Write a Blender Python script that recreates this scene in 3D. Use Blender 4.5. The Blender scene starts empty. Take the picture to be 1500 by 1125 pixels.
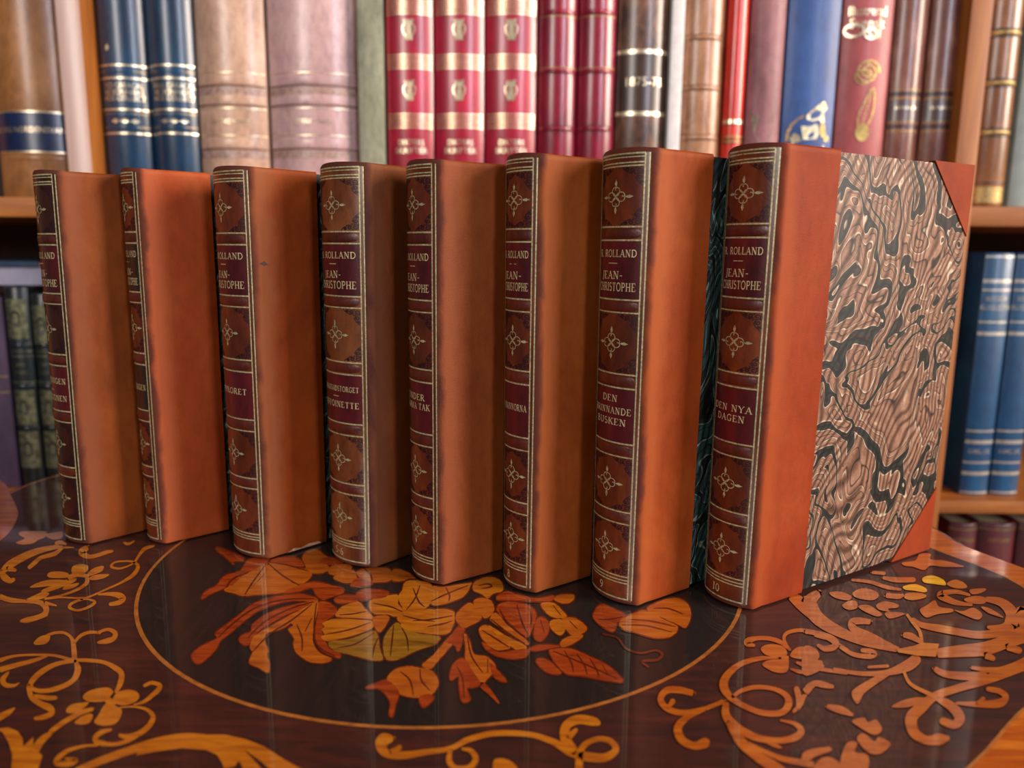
import bpy, bmesh, math, random
from mathutils import Vector, Matrix
from mathutils.geometry import tessellate_polygon
random.seed(7)
SC = bpy.context.scene
COL = SC.collection

# ------------------------------------------------------------------ camera
FPX, PITCH, ROLL, CAMH = 1143.367, 0.17341882, -0.00974345, 0.16114882
cam = bpy.data.cameras.new('camera')
cam.sensor_fit = 'HORIZONTAL'; cam.sensor_width = 36.0; cam.lens = FPX/1500*36
cam.clip_start = 0.01; cam.clip_end = 50
camo = bpy.data.objects.new('camera', cam); COL.objects.link(camo)
camo.matrix_world = Matrix.Translation((0, 0, CAMH)) @ Matrix.Rotation(math.pi/2-PITCH, 4, 'X') @ Matrix.Rotation(-ROLL, 4, 'Z')
cam.dof.use_dof = True; cam.dof.focus_distance = 0.36; cam.dof.aperture_fstop = 7.2
SC.camera = camo

# ------------------------------------------------------------------ light
world = bpy.data.worlds.new('room_light'); SC.world = world; world.use_nodes = True
bg = world.node_tree.nodes['Background']
bg.inputs['Color'].default_value = (1.0, 0.86, 0.74, 1); bg.inputs['Strength'].default_value = 0.07

def area(name, loc, target, sx, sy, power, color):
    l = bpy.data.lights.new(name, 'AREA'); l.shape = 'RECTANGLE'; l.size = sx; l.size_y = sy
    l.energy = power; l.color = color
    o = bpy.data.objects.new(name, l); COL.objects.link(o); o.location = loc
    o.rotation_euler = (Vector(target)-Vector(loc)).to_track_quat('-Z', 'Y').to_euler()
    return o
area('window_daylight', (1.55, -2.2, 1.3), (0, 0.5, 0.12), 0.36, 1.9, 50, (0.82, 0.86, 1.0))
area('bright_window', (3.25, -0.75, 1.3), (0, 0.5, 0.12), 1.3, 1.9, 225, (1.0, 0.85, 0.72))
area('spine_fill', (-1.6, -2.6, 1.3), (0, 0.5, 0.12), 0.8, 1.6, 58, (1.0, 0.92, 0.86))  # added fill lamp on the left that brightens the spines
SC.view_settings.view_transform = 'Standard'; SC.view_settings.look = 'None'
SC.view_settings.gamma = 1.0; SC.view_settings.exposure = 0.0
SC.view_settings.use_curve_mapping = False

# ------------------------------------------------------------------ helpers
def lin(c):
    if isinstance(c, str):
        c = [int(c[i:i+2], 16)/255 for i in (0, 2, 4)]
    return tuple(x/12.92 if x <= .04045 else ((x+.055)/1.055)**2.4 for x in c) + (1,)

def ray(px, py):
    X2 = (px-750)/FPX; Y2 = (562.5-py)/FPX
    cr, sr, cp, sp = math.cos(ROLL), math.sin(ROLL), math.cos(PITCH), math.sin(PITCH)
    X = X2*cr+Y2*sr; Y = -X2*sr+Y2*cr
    return X, cp+Y*sp, -sp+Y*cp
def on_table(px, py):                       # point of the table plane z = 0
    r = ray(px, py); t = -CAMH/r[2]
    return r[0]*t, r[1]*t
def on_wall(px, py, D):                     # point of the vertical plane y = D
    r = ray(px, py); t = D/r[1]
    return r[0]*t, CAMH+r[2]*t

def obj(name, verts, faces, mat, parent=None, smooth=False, auto=None):
    me = bpy.data.meshes.new(name)
    me.from_pydata([tuple(v) for v in verts], [], [tuple(f) for f in faces])
    if smooth:
        for p in me.polygons: p.use_smooth = True
    me.materials.append(mat)
    o = bpy.data.objects.new(name, me); COL.objects.link(o)
    if parent: o.parent = parent
    if auto is not None:
        bm = bmesh.new(); bm.from_mesh(me); bmesh.ops.recalc_face_normals(bm, faces=bm.faces)
        for e in bm.edges:
            if len(e.link_faces) == 2 and e.calc_face_angle(0) > auto: e.smooth = False
        for f in bm.faces: f.smooth = True
        bm.to_mesh(me); bm.free()
    return o
def thing(name, label, cat, loc=(0, 0, 0), rz=0, group=None):
    o = bpy.data.objects.new(name, None); COL.objects.link(o)
    o.empty_display_size = .02
    o.location = loc; o.rotation_euler = (0, 0, rz)
    tag(o, label, cat, group); return o
def tag(o, label=None, cat=None, group=None, kind=None):
    if label: o['label'] = label
    if cat: o['category'] = cat
    if group: o['group'] = group
    if kind: o['kind'] = kind
    return o
def box_vf(x0, x1, y0, y1, z0, z1, b=0.0):
    bm = bmesh.new(); bmesh.ops.create_cube(bm, size=1)
    for v in bm.verts:
        v.co = Vector(((x0+x1)/2+v.co.x*(x1-x0), (y0+y1)/2+v.co.y*(y1-y0), (z0+z1)/2+v.co.z*(z1-z0)))
    if b: bmesh.ops.bevel(bm, geom=list(bm.edges), offset=b, segments=2, affect='EDGES', profile=.6)
    bm.verts.index_update()
    vs = [v.co.copy() for v in bm.verts]; fs = [[v.index for v in f.verts] for f in bm.faces]
    bm.free(); return vs, fs
def merge(*vfs):
    V, F = [], []
    for v, f in vfs:
        n = len(V); V += list(v); F += [[i+n for i in q] for q in f]
    return V, F
def catmull(P, n=6, closed=False):
    out = []; N = len(P)
    rng = range(N) if closed else range(N-1)
    for i in rng:
        p0 = P[(i-1) % N] if closed or i > 0 else P[0]
        p1 = P[i]; p2 = P[(i+1) % N]
        p3 = P[(i+2) % N] if closed or i+2 < N else P[-1]
        for k in range(n):
            t = k/n
            out.append(tuple(.5*(2*b+(c-a)*t+(2*a-5*b+4*c-d)*t*t+(3*b-a-3*c+d)*t**3) for a, b, c, d in zip(p0, p1, p2, p3)))
    if not closed: out.append(tuple(P[-1]))
    return out
def ribbon(P, w=None, caps=True):
    """2-D ribbon; P = (x,y) with constant half width w, or (x,y,halfwidth)"""
    L, R = [], []
    n = len(P)
    for i in range(n):
        a = P[max(i-1, 0)]; b = P[min(i+1, n-1)]
        dx, dy = b[0]-a[0], b[1]-a[1]; l = math.hypot(dx, dy) or 1
        h = w if w is not None else max(P[i][2], .01)
        L.append((P[i][0]-dy/l*h, P[i][1]+dx/l*h)); R.append((P[i][0]+dy/l*h, P[i][1]-dx/l*h))
    V = L+R; F = [[i, i+1, n+i+1, n+i] for i in range(n-1)]
    if caps and w is None:
        for e, s in ((0, -1), (n-1, 1)):
            h = P[e][2]
            a = P[max(e-1, 0)]; b = P[min(e+1, n-1)]
            dx, dy = b[0]-a[0], b[1]-a[1]; l = math.hypot(dx, dy) or 1
            ang = math.atan2(dy, dx)
            k = len(V)
            for j in range(1, 5):
                t = ang+s*(math.pi/2)*(1-2*j/5)*-1 if s > 0 else ang+math.pi+(math.pi/2)*(1-2*j/5)
                V.append((P[e][0]+h*math.cos(t), P[e][1]+h*math.sin(t)))
            if s > 0: F.append([n+e, k, k+1, k+2, k+3, e])
            else: F.append([e, k, k+1, k+2, k+3, n+e])
    return V, F
def poly_vf(P):
    tris = tessellate_polygon([[Vector((x, y, 0)) for x, y in P]])
    return list(P), [list(t) for t in tris]

# ------------------------------------------------------------------ materials
def nt(m):
    m.use_nodes = True
    return m.node_tree, m.node_tree.nodes, m.node_tree.links, m.node_tree.nodes['Principled BSDF']
def noise(N, L, vec, scale, detail=4, rough=.55, dist=0.0):
    n = N.new('ShaderNodeTexNoise'); n.inputs['Scale'].default_value = scale
    n.inputs['Detail'].default_value = detail; n.inputs['Roughness'].default_value = rough
    n.inputs['Distortion'].default_value = dist
    if vec is not None: L.new(vec, n.inputs['Vector'])
    return n
def ramp(N, L, fac, stops, interp='LINEAR'):
    r = N.new('ShaderNodeValToRGB'); r.color_ramp.interpolation = interp
    e = r.color_ramp.elements
    while len(e) < len(stops): e.new(0.5)
    for k, (p, c) in enumerate(stops): e[k].position = p; e[k].color = lin(c)
    L.new(fac, r.inputs['Fac']); return r
def mapping(N, L, scale=(1, 1, 1), rot=(0, 0, 0), loc=(0, 0, 0)):
    tc = N.new('ShaderNodeTexCoord'); mp = N.new('ShaderNodeMapping')
    mp.inputs['Scale'].default_value = scale; mp.inputs['Rotation'].default_value = rot; mp.inputs['Location'].default_value = loc
    L.new(tc.outputs['Object'], mp.inputs['Vector']); return mp.outputs['Vector']
def mixc(N, L, fac, a, b, mode='MIX'):
    m = N.new('ShaderNodeMix'); m.data_type = 'RGBA'; m.blend_type = mode
    for s, v in ((0, fac), (6, a), (7, b)):
        if hasattr(v, 'links') or hasattr(v, 'is_linked'): L.new(v, m.inputs[s])
        else: m.inputs[s].default_value = v
    return m.outputs[2]
def bump(N, L, B, h, strength, dist=.001):
    b = N.new('ShaderNodeBump'); b.inputs['Strength'].default_value = strength; b.inputs['Distance'].default_value = dist
    L.new(h, b.inputs['Height']); L.new(b.outputs[0], B.inputs['Normal'])

def leather(name, dark, mid, light, rough=.42, scale=26, seed=0.0, fine=900, bstr=.25, coat=.15, stretch=(1, 1, .45), spec=.5, con=.5, joint=None, coatr=.2):
    m = bpy.data.materials.new(name); T, N, L, B = nt(m)
    v = mapping(N, L, stretch, loc=(seed, seed*.7, seed*.3))
    n1 = noise(N, L, v, scale, 5, .6, .6)
    r = ramp(N, L, n1.outputs['Fac'], [(.30, dark), (.52, mid), (.72, light)])
    n2 = noise(N, L, v, scale*9, 4, .7)
    r2 = ramp(N, L, n2.outputs['Fac'], [(.30, 'a8a8a8'), (.55, 'ffffff')])
    c = mixc(N, L, con, r.outputs[0], r2.outputs[0], 'MULTIPLY')
    if joint:                                  # rubbed strip of leather along the hinge (local depth y)
        sp = N.new('ShaderNodeSeparateXYZ'); L.new(mapping(N, L), sp.inputs[0])
        nj = noise(N, L, v, 60, 4, .6, .5)
        ma = N.new('ShaderNodeMath'); ma.operation = 'MULTIPLY_ADD'; L.new(nj.outputs['Fac'], ma.inputs[0]); ma.inputs[1].default_value = .010; L.new(sp.outputs['Y'], ma.inputs[2])
        mr = N.new('ShaderNodeMapRange'); mr.inputs['From Min'].default_value = .0105; mr.inputs['From Max'].default_value = .0165
        mr.inputs['To Min'].default_value = .62; mr.inputs['To Max'].default_value = 0
        L.new(ma.outputs[0], mr.inputs['Value'])
        c = mixc(N, L, mr.outputs[0], c, lin(joint))
        m2 = N.new('ShaderNodeMapRange'); m2.inputs['From Min'].default_value = .0036; m2.inputs['From Max'].default_value = .0062
        m2.inputs['To Min'].default_value = .8; m2.inputs['To Max'].default_value = 0; L.new(ma.outputs[0], m2.inputs['Value'])
        c = mixc(N, L, m2.outputs[0], c, lin('4a2420'))
    L.new(c, B.inputs['Base Color'])
    B.inputs['Roughness'].default_value = rough; B.inputs['Specular IOR Level'].default_value = spec
    B.inputs['Coat Weight'].default_value = coat; B.inputs['Coat Roughness'].default_value = coatr
    n3 = noise(N, L, mapping(N, L), fine, 3, .6)
    bump(N, L, B, n3.outputs['Fac'], bstr, .0004)
    return m
def plain(name, color, rough=.5, metallic=0.0, var=.12, scale=60, coat=0.0, bstr=0.0):
    m = bpy.data.materials.new(name); T, N, L, B = nt(m)
    n = noise(N, L, mapping(N, L), scale, 4, .6)
    r = ramp(N, L, n.outputs['Fac'], [(.3, '%02x%02x%02x' % ((int(255*(1-var)),)*3)), (.7, 'ffffff')])
    c = mixc(N, L, 1.0, lin(color), r.outputs[0], 'MULTIPLY')
    L.new(c, B.inputs['Base Color'])
    B.inputs['Roughness'].default_value = rough; B.inputs['Metallic'].default_value = metallic
    B.inputs['Coat Weight'].default_value = coat; B.inputs['Coat Roughness'].default_value = .2
    if bstr: bump(N, L, B, n.outputs['Fac'], bstr, .0005)
    return m
def wood(name, dark, mid, light, rough=.35, coat=.4, coatr=.1, scale=(1, 1, 1), rot=(0, 0, 0), freq=60, dist=3.0):
    m = bpy.data.materials.new(name); T, N, L, B = nt(m)
    v = mapping(N, L, scale, rot)
    n = noise(N, L, v, freq, 6, .65, dist*.2)
    r = ramp(N, L, n.outputs['Fac'], [(.28, dark), (.5, mid), (.72, light)])
    L.new(r.outputs[0], B.inputs['Base Color'])
    B.inputs['Roughness'].default_value = rough
    B.inputs['Coat Weight'].default_value = coat; B.inputs['Coat Roughness'].default_value = coatr
    return m

GOLD = plain('gilt', 'd4c898', .4, .3, .4, 900)
GOLDW = plain('worn_gilt', 'c8a668', .45, .6, .55, 700)
GOLDB = plain('bright_gilt', 'f4e0bc', .3, .85, .2, 300)
GOLDT = plain('lettering_gilt', 'e4cf9c', .4, .3, .2, 300)
TOOL = plain('blind_tooling', '2a0814', .4, 0, .3, 800)
BAND = leather('raised_band_leather', '3a120c', '5c2014', '78301c', .33, 60, .3, coat=.35)
LABEL = leather('maroon_label_leather', '3a0a10', '561018', '6c1a1c', .3, 50, 1.3, coat=.35, bstr=.12)
LABELB = leather('blackened_label_leather', '1c1414', '2a1c18', '3a2a20', .3, 50, 1.3, coat=.35, bstr=.12)
PAGES = plain('book_page_edges', 'd8c6a0', .8, 0, .25, 500)

def marbled(name, shift=0.0, dark=False):
    m = bpy.data.materials.new(name); T, N, L, B = nt(m)
    v = mapping(N, L, (0.2, 1, .85), (0.5, 0, 0), (shift, shift*.6+.013, .021))
    def warp(src, scale, amp, det=2):
        w = noise(N, L, src, scale, det, .5, .3)
        a = N.new('ShaderNodeVectorMath'); a.operation = 'MULTIPLY_ADD'
        L.new(w.outputs['Color'], a.inputs[0]); a.inputs[1].default_value = (amp,)*3; L.new(src, a.inputs[2])
        return a.outputs[0]
    v1 = warp(v, 11, .08); v2 = warp(v1, 38, .018, 2)
    f = noise(N, L, v2, 13.5, 2.0, .46, 1.8)
    tan, tan2, gr, blk, wht, pur = ('95705a', '785644', '1a2823', '0e0b0a', 'ccbaa2', '3a2a2c')
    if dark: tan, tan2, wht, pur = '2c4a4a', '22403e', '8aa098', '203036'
    mu = N.new('ShaderNodeMath'); mu.operation = 'MULTIPLY'; mu.inputs[1].default_value = 7.0; L.new(f.outputs['Fac'], mu.inputs[0])
    fr = N.new('ShaderNodeMath'); fr.operation = 'FRACT'; L.new(mu.outputs[0], fr.inputs[0])
    st = [(.0, blk), (.04, gr), (.08, gr), (.12, pur), (.15, blk), (.175, wht), (.20, tan2), (.36, tan), (.38, blk), (.41, tan), (.54, tan2), (.56, blk), (.585, wht), (.61, tan), (.72, tan), (.735, blk), (.76, tan2), (.85, tan), (.87, wht), (.89, blk), (.93, gr), (.955, pur), (.97, blk), (1.0, blk)]
    r = ramp(N, L, fr.outputs[0], st)
    # comb ripples that follow the swirl
    v3 = warp(v, 14, .05)
    wv = N.new('ShaderNodeTexWave'); wv.bands_direction = 'Y'; wv.inputs['Scale'].default_value = 78
    wv.inputs['Distortion'].default_value = 1.0; wv.inputs['Detail'].default_value = 2; wv.inputs['Detail Scale'].default_value = 1.2
    L.new(v3, wv.inputs['Vector'])
    rr = ramp(N, L, wv.outputs['Fac'], [(.0, '5e4638'), (.4, 'd0beb0'), (.7, 'ffffff')])
    c = mixc(N, L, .8, r.outputs[0], rr.outputs[0], 'MULTIPLY')
    n5 = noise(N, L, v, 500, 3, .7)
    r5 = ramp(N, L, n5.outputs['Fac'], [(.3, '9a9088'), (.6, 'ffffff')])
    c = mixc(N, L, .5, c, r5.outputs[0], 'MULTIPLY')
    L.new(c, B.inputs['Base Color']); B.inputs['Roughness'].default_value = .55; B.inputs['Specular IOR Level'].default_value = .3
    return m
MARB = marbled('marbled_paper')
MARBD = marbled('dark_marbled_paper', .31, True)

# ------------------------------------------------------------------ lettering: a small serif stroke alphabet
def _el(cx, cy, rx, ry, a0, a1, n=12):
    return [(cx+rx*math.cos(math.radians(a0+(a1-a0)*i/n)), cy+ry*math.sin(math.radians(a0+(a1-a0)*i/n))) for i in range(n+1)]
TH, TN = .085, .038
def _stem(x): return [([(x, 0), (x, 1)], TH), ([(x-.16, .035), (x+.16, .035)], TN), ([(x-.16, .965), (x+.16, .965)], TN)]
def _srf(x, y): return [([(x-.15, y), (x+.15, y)], TN)]
GL = {
 'A': (.92, [([(.1, 0), (.45, 1)], TN), ([(.44, 1), (.8, 0)], TH), ([(.22, .36), (.66, .36)], TN)]+_srf(.1, .03)+_srf(.8, .03)),
 'B': (.8, _stem(.18)+[([(.18, .965)]+_el(.4, .75, .24, .22, 90, -90)+[(.18, .53)], .06), ([(.18, .53)]+_el(.42, .28, .28, .25, 90, -90)+[(.18, .035)], .06)]),
 'C': (.86, [(_el(.48, .5, .38, .48, 50, 310, 18), .065), ([(.74, .98), (.76, .68)], TN)]),
 'D': (.94, _stem(.18)+[([(.18, .965), (.4, .965)]+_el(.42, .5, .4, .465, 90, -90, 16)+[(.18, .035)], .065)]),
 'E': (.78, _stem(.18)+[([(.18, .965), (.66, .965), (.66, .78)], TN), ([(.18, .52), (.54, .52)], TN), ([(.18, .035), (.7, .035), (.7, .24)], TN)]),
 'G': (.92, [(_el(.48, .5, .38, .48, 50, 300, 18), .065), ([(.74, .98), (.76, .68)], TN), ([(.74, .42), (.74, .06)], TH), ([(.58, .42), (.88, .42)], TN)]),
 'H': (.98, _stem(.2)+_stem(.78)+[([(.2, .5), (.78, .5)], TN)]),
 'I': (.42, _stem(.21)),
 'J': (.5, [([(.3, 1), (.3, .1), (.22, -.08), (.06, -.1)], .07), ([(.14, .965), (.46, .965)], TN)]),
 'K': (.92, _stem(.18)+[([(.22, .42), (.74, 1)], TN), ([(.38, .58), (.8, 0)], TH)]+_srf(.74, .965)+_srf(.8, .035)),
 'L': (.74, _stem(.18)+[([(.18, .035), (.66, .035), (.66, .26)], TN)]),
 'M': (1.14, [([(.16, 0), (.18, 1)], TN), ([(.2, 1), (.56, .05)], TH), ([(.56, .05), (.92, 1)], TN), ([(.94, 0), (.94, 1)], TH)]+_srf(.16, .03)+_srf(.94, .03)+_srf(.16, .965)+_srf(.97, .965)),
 'N': (.98, [([(.18, 0), (.18, 1)], TN), ([(.2, 1), (.78, 0)], TH), ([(.78, 0), (.78, 1)], TN)]+_srf(.18, .03)+_srf(.14, .965)+_srf(.78, .965)),
 'O': (.98, [(_el(.49, .5, .39, .48, 0, 360, 22), .065)]),
 'P': (.76, _stem(.18)+[([(.18, .965)]+_el(.4, .72, .26, .245, 90, -90)+[(.18, .475)], .06)]),
 'R': (.88, _stem(.18)+[([(.18, .965)]+_el(.4, .73, .25, .235, 90, -90)+[(.18, .495)], .06), ([(.42, .49), (.78, 0)], TH)]+_srf(.8, .03)),
 'S': (.68, [(_el(.34, .74, .22, .23, 40, 250, 12)+_el(.34, .27, .25, .25, 70, -150, 12), .065)]),
 'T': (.84, [([(.42, 0), (.42, 1)], TH), ([(.1, .78), (.1, .965), (.74, .965), (.74, .78)], TN)]+_srf(.42, .03)),
 'U': (.92, [([(.18, 1), (.18, .35)]+_el(.46, .34, .28, .32, 180, 360, 10)+[(.74, 1)], .06)]+_srf(.18, .965)+_srf(.74, .965)),
 'V': (.9, [([(.1, 1), (.46, 0)], TH), ([(.46, 0), (.8, 1)], TN)]+_srf(.1, .965)+_srf(.8, .965)),
 'Y': (.88, [([(.1, 1), (.44, .46), (.44, 0)], TH), ([(.44, .46), (.78, 1)], TN)]+_srf(.1, .965)+_srf(.78, .965)+_srf(.44, .03)),
 '0': (.7, [(_el(.35, .5, .25, .48, 0, 360, 20), .065)]),
 '1': (.5, _stem(.25)),
 '5': (.66, [([(.56, .96), (.2, .96), (.16, .56)]+_el(.32, .3, .24, .27, 110, -150, 14), .06)]),
 '6': (.68, [(_el(.34, .28, .24, .26, 0, 360, 16), .06), ([(.1, .3), (.2, .75), (.5, 1)], .06)]),
 '8': (.68, [(_el(.34, .26, .24, .25, 0, 360, 16), .06), (_el(.34, .75, .2, .22, 0, 360, 14), .06)]),
 '9': (.68, [(_el(.34, .72, .24, .26, 0, 360, 16), .06), ([(.58, .7), (.48, .25), (.18, 0)], .06)]),
 '-': (.5, [([(.08, .42), (.42, .42)], .05)]), '.': (.3, [([(.1, .06), (.22, .06)], .07)]), ' ': (.45, []),
}
GL['Ä'] = (.92, GL['A'][1]+[([(.28, 1.16), (.36, 1.16)], .06), ([(.54, 1.16), (.62, 1.16)], .06)])
def text_vf(s, cap, width=None, track=.06):
    V, F, x = [], [], 0
    for ch in s:
        w, st = GL[ch]
        for pts, t in st:
            v, f = ribbon([(x+a, b) for a, b in pts], t)
            n = len(V); V += v; F += [[i+n for i in q] for q in f]
        x += w+track
    tot = x-track
    sx = cap if not width else min(width/tot, cap*1.25)
    return [((a-tot/2)*sx, (b-.5)*cap) for a, b in V], F
def font_vf(s, size, squash=1.0):
    c = bpy.data.curves.new('lettering', 'FONT'); c.body = s; c.size = size; c.align_x = 'CENTER'; c.align_y = 'CENTER'; c.resolution_u = 2
    o = bpy.data.objects.new('lettering', c); COL.objects.link(o)
    dg = bpy.context.evaluated_depsgraph_get(); me = bpy.data.meshes.new_from_object(o.evaluated_get(dg))
    V = [(v.co.x*squash, v.co.y) for v in me.vertices]; F = [list(p.vertices) for p in me.polygons]
    bpy.data.objects.remove(o); bpy.data.curves.remove(c); bpy.data.meshes.remove(me)
    return V, F

# ------------------------------------------------------------------ rounded spine surface shared by all books
class Spine:
    def __init__(s, T, sagr, shear=(0, 0), H=1, fan=0.0):
        s.T = T; sag = max(sagr*T, 1e-5); s.R = (T*T/4+sag*sag)/(2*sag); s.phm = math.asin(min(1, T/2/s.R)); s.w = 2*s.R*s.phm
        s.shear = shear; s.H = H; s.fan = fan
    def pt(s, a, z, off=0):
        ph = max(-s.phm*1.02, min(s.phm*1.02, a/s.R)); r = s.R+off
        k = z/s.H
        return (r*math.sin(ph)*(1+s.fan*(k-.2))+s.shear[0]*k, -(r*math.cos(ph)-s.R*math.cos(s.phm))+s.shear[1]*k, z)
    def a_of(s, x): return s.R*math.asin(max(-1, min(1, x/s.R)))
    def patch(s, a0, a1, z0, z1, off=.0002, na=14, nz=1, edge=True):
        V, F = [], []
        for j in range(nz+1):
            for i in range(na+1): V.append(s.pt(a0+(a1-a0)*i/na, z0+(z1-z0)*j/nz, off))
        for j in range(nz):
            for i in range(na):
                q = j*(na+1)+i; F.append([q, q+1, q+na+2, q+na+1])
        return V, F
    def band(s, a0, a1, zc, hh, rise, na=14, nk=6):
        V, F = [], []
        for j in range(nk+1):
            t = math.pi*j/nk
            for i in range(na+1): V.append(s.pt(a0+(a1-a0)*i/na, zc-hh*math.cos(t), -.0002+(rise+.0002)*math.sin(t)**.8*min(1, .12+2.2*min(i, na-i)/na)))
        for j in range(nk):
            for i in range(na):
                q = j*(na+1)+i; F.append([q, q+1, q+na+2, q+na+1])
        return V, F
    def flat(s, vf, a, z, off=.0003):
        return [s.pt(a+x, z+y, off) for x, y in vf[0]], vf[1]

# ornaments -----------------------------------------------------------
def fleuron():
    V, F = [], []
    parts = []
    for k in range(4):
        r = k*math.pi/2; c, s_ = math.cos(r), math.sin(r)
        L = 1.0 if k % 2 == 0 else .92
        loop = [(0, 0), (.12, .16), (.30, .24), (.46, .20), (.54, .08), (.50, 0), (.54, -.08), (.46, -.20), (.30, -.24), (.12, -.16), (0, 0)]
        hook = [(.50, 0), (.42, .05), (.38, .0)]
        tip = [(.54, 0), (.64, .05), (.78, .085), (1.0, 0), (.78, -.085), (.64, -.05)]
        for q, w in ((loop, .022), (hook, .02)):
            q = [(x*L, y) for x, y in q]
            parts.append(ribbon([(x*c-y*s_, x*s_+y*c) for x, y in catmull(q, 4)], w))
        parts.append(poly_vf([(x*L*c-y*s_, x*L*s_+y*c) for x, y in tip]))
    parts.append(ribbon(catmull([(-.2, -.2), (-.05, -.1), (.05, .1), (.2, .2)], 4), .02))
    parts.append(ribbon(catmull([(-.2, .2), (-.05, .1), (.05, -.1), (.2, -.2)], 4), .02))
    return merge(*parts)
FLEUR = fleuron()
def spiral(cx, cy, r0, a0, turns, n=18, sgn=1):
    return [(cx+r0*(1-.8*i/n)*math.cos(a0+sgn*turns*2*math.pi*i/n), cy+r0*(1-.8*i/n)*math.sin(a0+sgn*turns*2*math.pi*i/n)) for i in range(n+1)]
def corner_orn():       # lives in the corner (0,0), grows towards +x, +y, unit size
    P = []
    for cx, cy, r, a, sg in ((.22, .24, .2, .8, 1), (.56, .2, .16, 2.5, -1), (.19, .62, .16, -1, 1), (.86, .11, .1, 2.6, -1), (.1, .92, .1, -1.2, 1)):
        P.append(ribbon(spiral(cx, cy, r, a, 1.35, 18, sg), .036))
    P.append(ribbon(catmull([(1.15, .03), (.98, .2), (.74, .34), (.6, .42)], 4), .026)); P.append(ribbon(catmull([(.03, 1.15), (.2, 1.0), (.34, .8), (.42, .62)], 4), .026))
    for x, y in ((.44, .44), (.05, .4), (.4, .05)):
        P.append(poly_vf([(x+.055*math.cos(i*1.047), y+.055*math.sin(i*1.047)) for i in range(6)]))
    return merge(*P)
CORN = corner_orn()

# ------------------------------------------------------------------ ROOM
FLOORZ = -0.76
M_floor = wood('floor_boards_wood', '3a2012', '553019', '6b4023', .4, .2, .2, (1, 9, 1), freq=3)
floor = obj('floor', *box_vf(-3.5, 3.5, -4.0, 1.12, FLOORZ-.05, FLOORZ), M_floor); tag(floor, kind='structure')
M_wall = plain('wall_plaster', '8c7a64', .9, 0, .08, 3)
wall = obj('wall_back', *box_vf(-3.5, 3.5, 1.12, 1.2, FLOORZ, 1.9), M_wall); tag(wall, kind='structure')

# ------------------------------------------------------------------ BOOKCASE
DS = 0.72                       # front edge of the shelves
M_case = wood('bookcase_oak', '7a4414', '94541a', 'a86a20', .55, .0, .2, (1, 1, .08), freq=70)
M_shelf = wood('bookcase_shelf_oak', '7a4414', '94541a', 'a86a20', .55, .0, .2, (.08, 1, 1), freq=70)
M_back = wood('bookcase_back_panel', '1c0e06', '2a160a', '3a2010', .7, 0, .3, (1, 1, .1), freq=30)
case = thing('bookcase', 'tall honey brown wooden bookcase filled with old books behind the table', 'bookcase', (0, DS, FLOORZ))
def cx(px, py, D=DS): return on_wall(px, py, D)[0]
UPL = (cx(91, 120), cx(127, 120)); UPR = (cx(1412, 120), cx(1444, 120))
ups = [UPL, UPR, (-.98, -.955), (.955, .98)]
ZT = 0.95
M_sheen = wood('window_sheen_wood', 'b09084', 'bc9c90', 'c8aa9e', .35, .3, .2, (1, 1, .08), freq=70)  # pale colour stands in for window light reflected on the wood
for x0, x1 in ups:
    obj('upright', *box_vf(x0, x1, 0, .27, 0, ZT-FLOORZ, .0015), M_case, case, auto=.6)
obj('window_sheen_strip', *box_vf(UPL[0]+.001, UPL[1]-.001, -.004, .001, .002, ZT-FLOORZ-.002, .0015), M_sheen, case, auto=.6)  # window reflection on the left upright, painted as a pale strip
Z_UP, Z_LO = 0.2015, -0.0755
shz = [(.52, .02), (Z_UP, .0175), (Z_LO, .0125), (-.36, .02), (-.66, .02)]
bays = [(-.955, UPL[0]), (UPL[1], UPR[0]), (UPR[1], .955)]
for z, t in shz:
    for a, b in bays:
        obj('shelf', *box_vf(a, b, .002, .262, z-t-FLOORZ, z-FLOORZ, .0012), M_shelf, case, auto=.6)
obj('cornice', *box_vf(-1.0, 1.0, -.02, .28, ZT-FLOORZ, ZT+.04-FLOORZ, .006), M_shelf, case, auto=.6)
obj('plinth', *box_vf(-.97, .97, .01, .25, 0, .08, .002), M_shelf, case, auto=.6)
obj('back_panel', *box_vf(-.97, .97, .262, .272, .02, ZT-FLOORZ), M_back, case)

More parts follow.
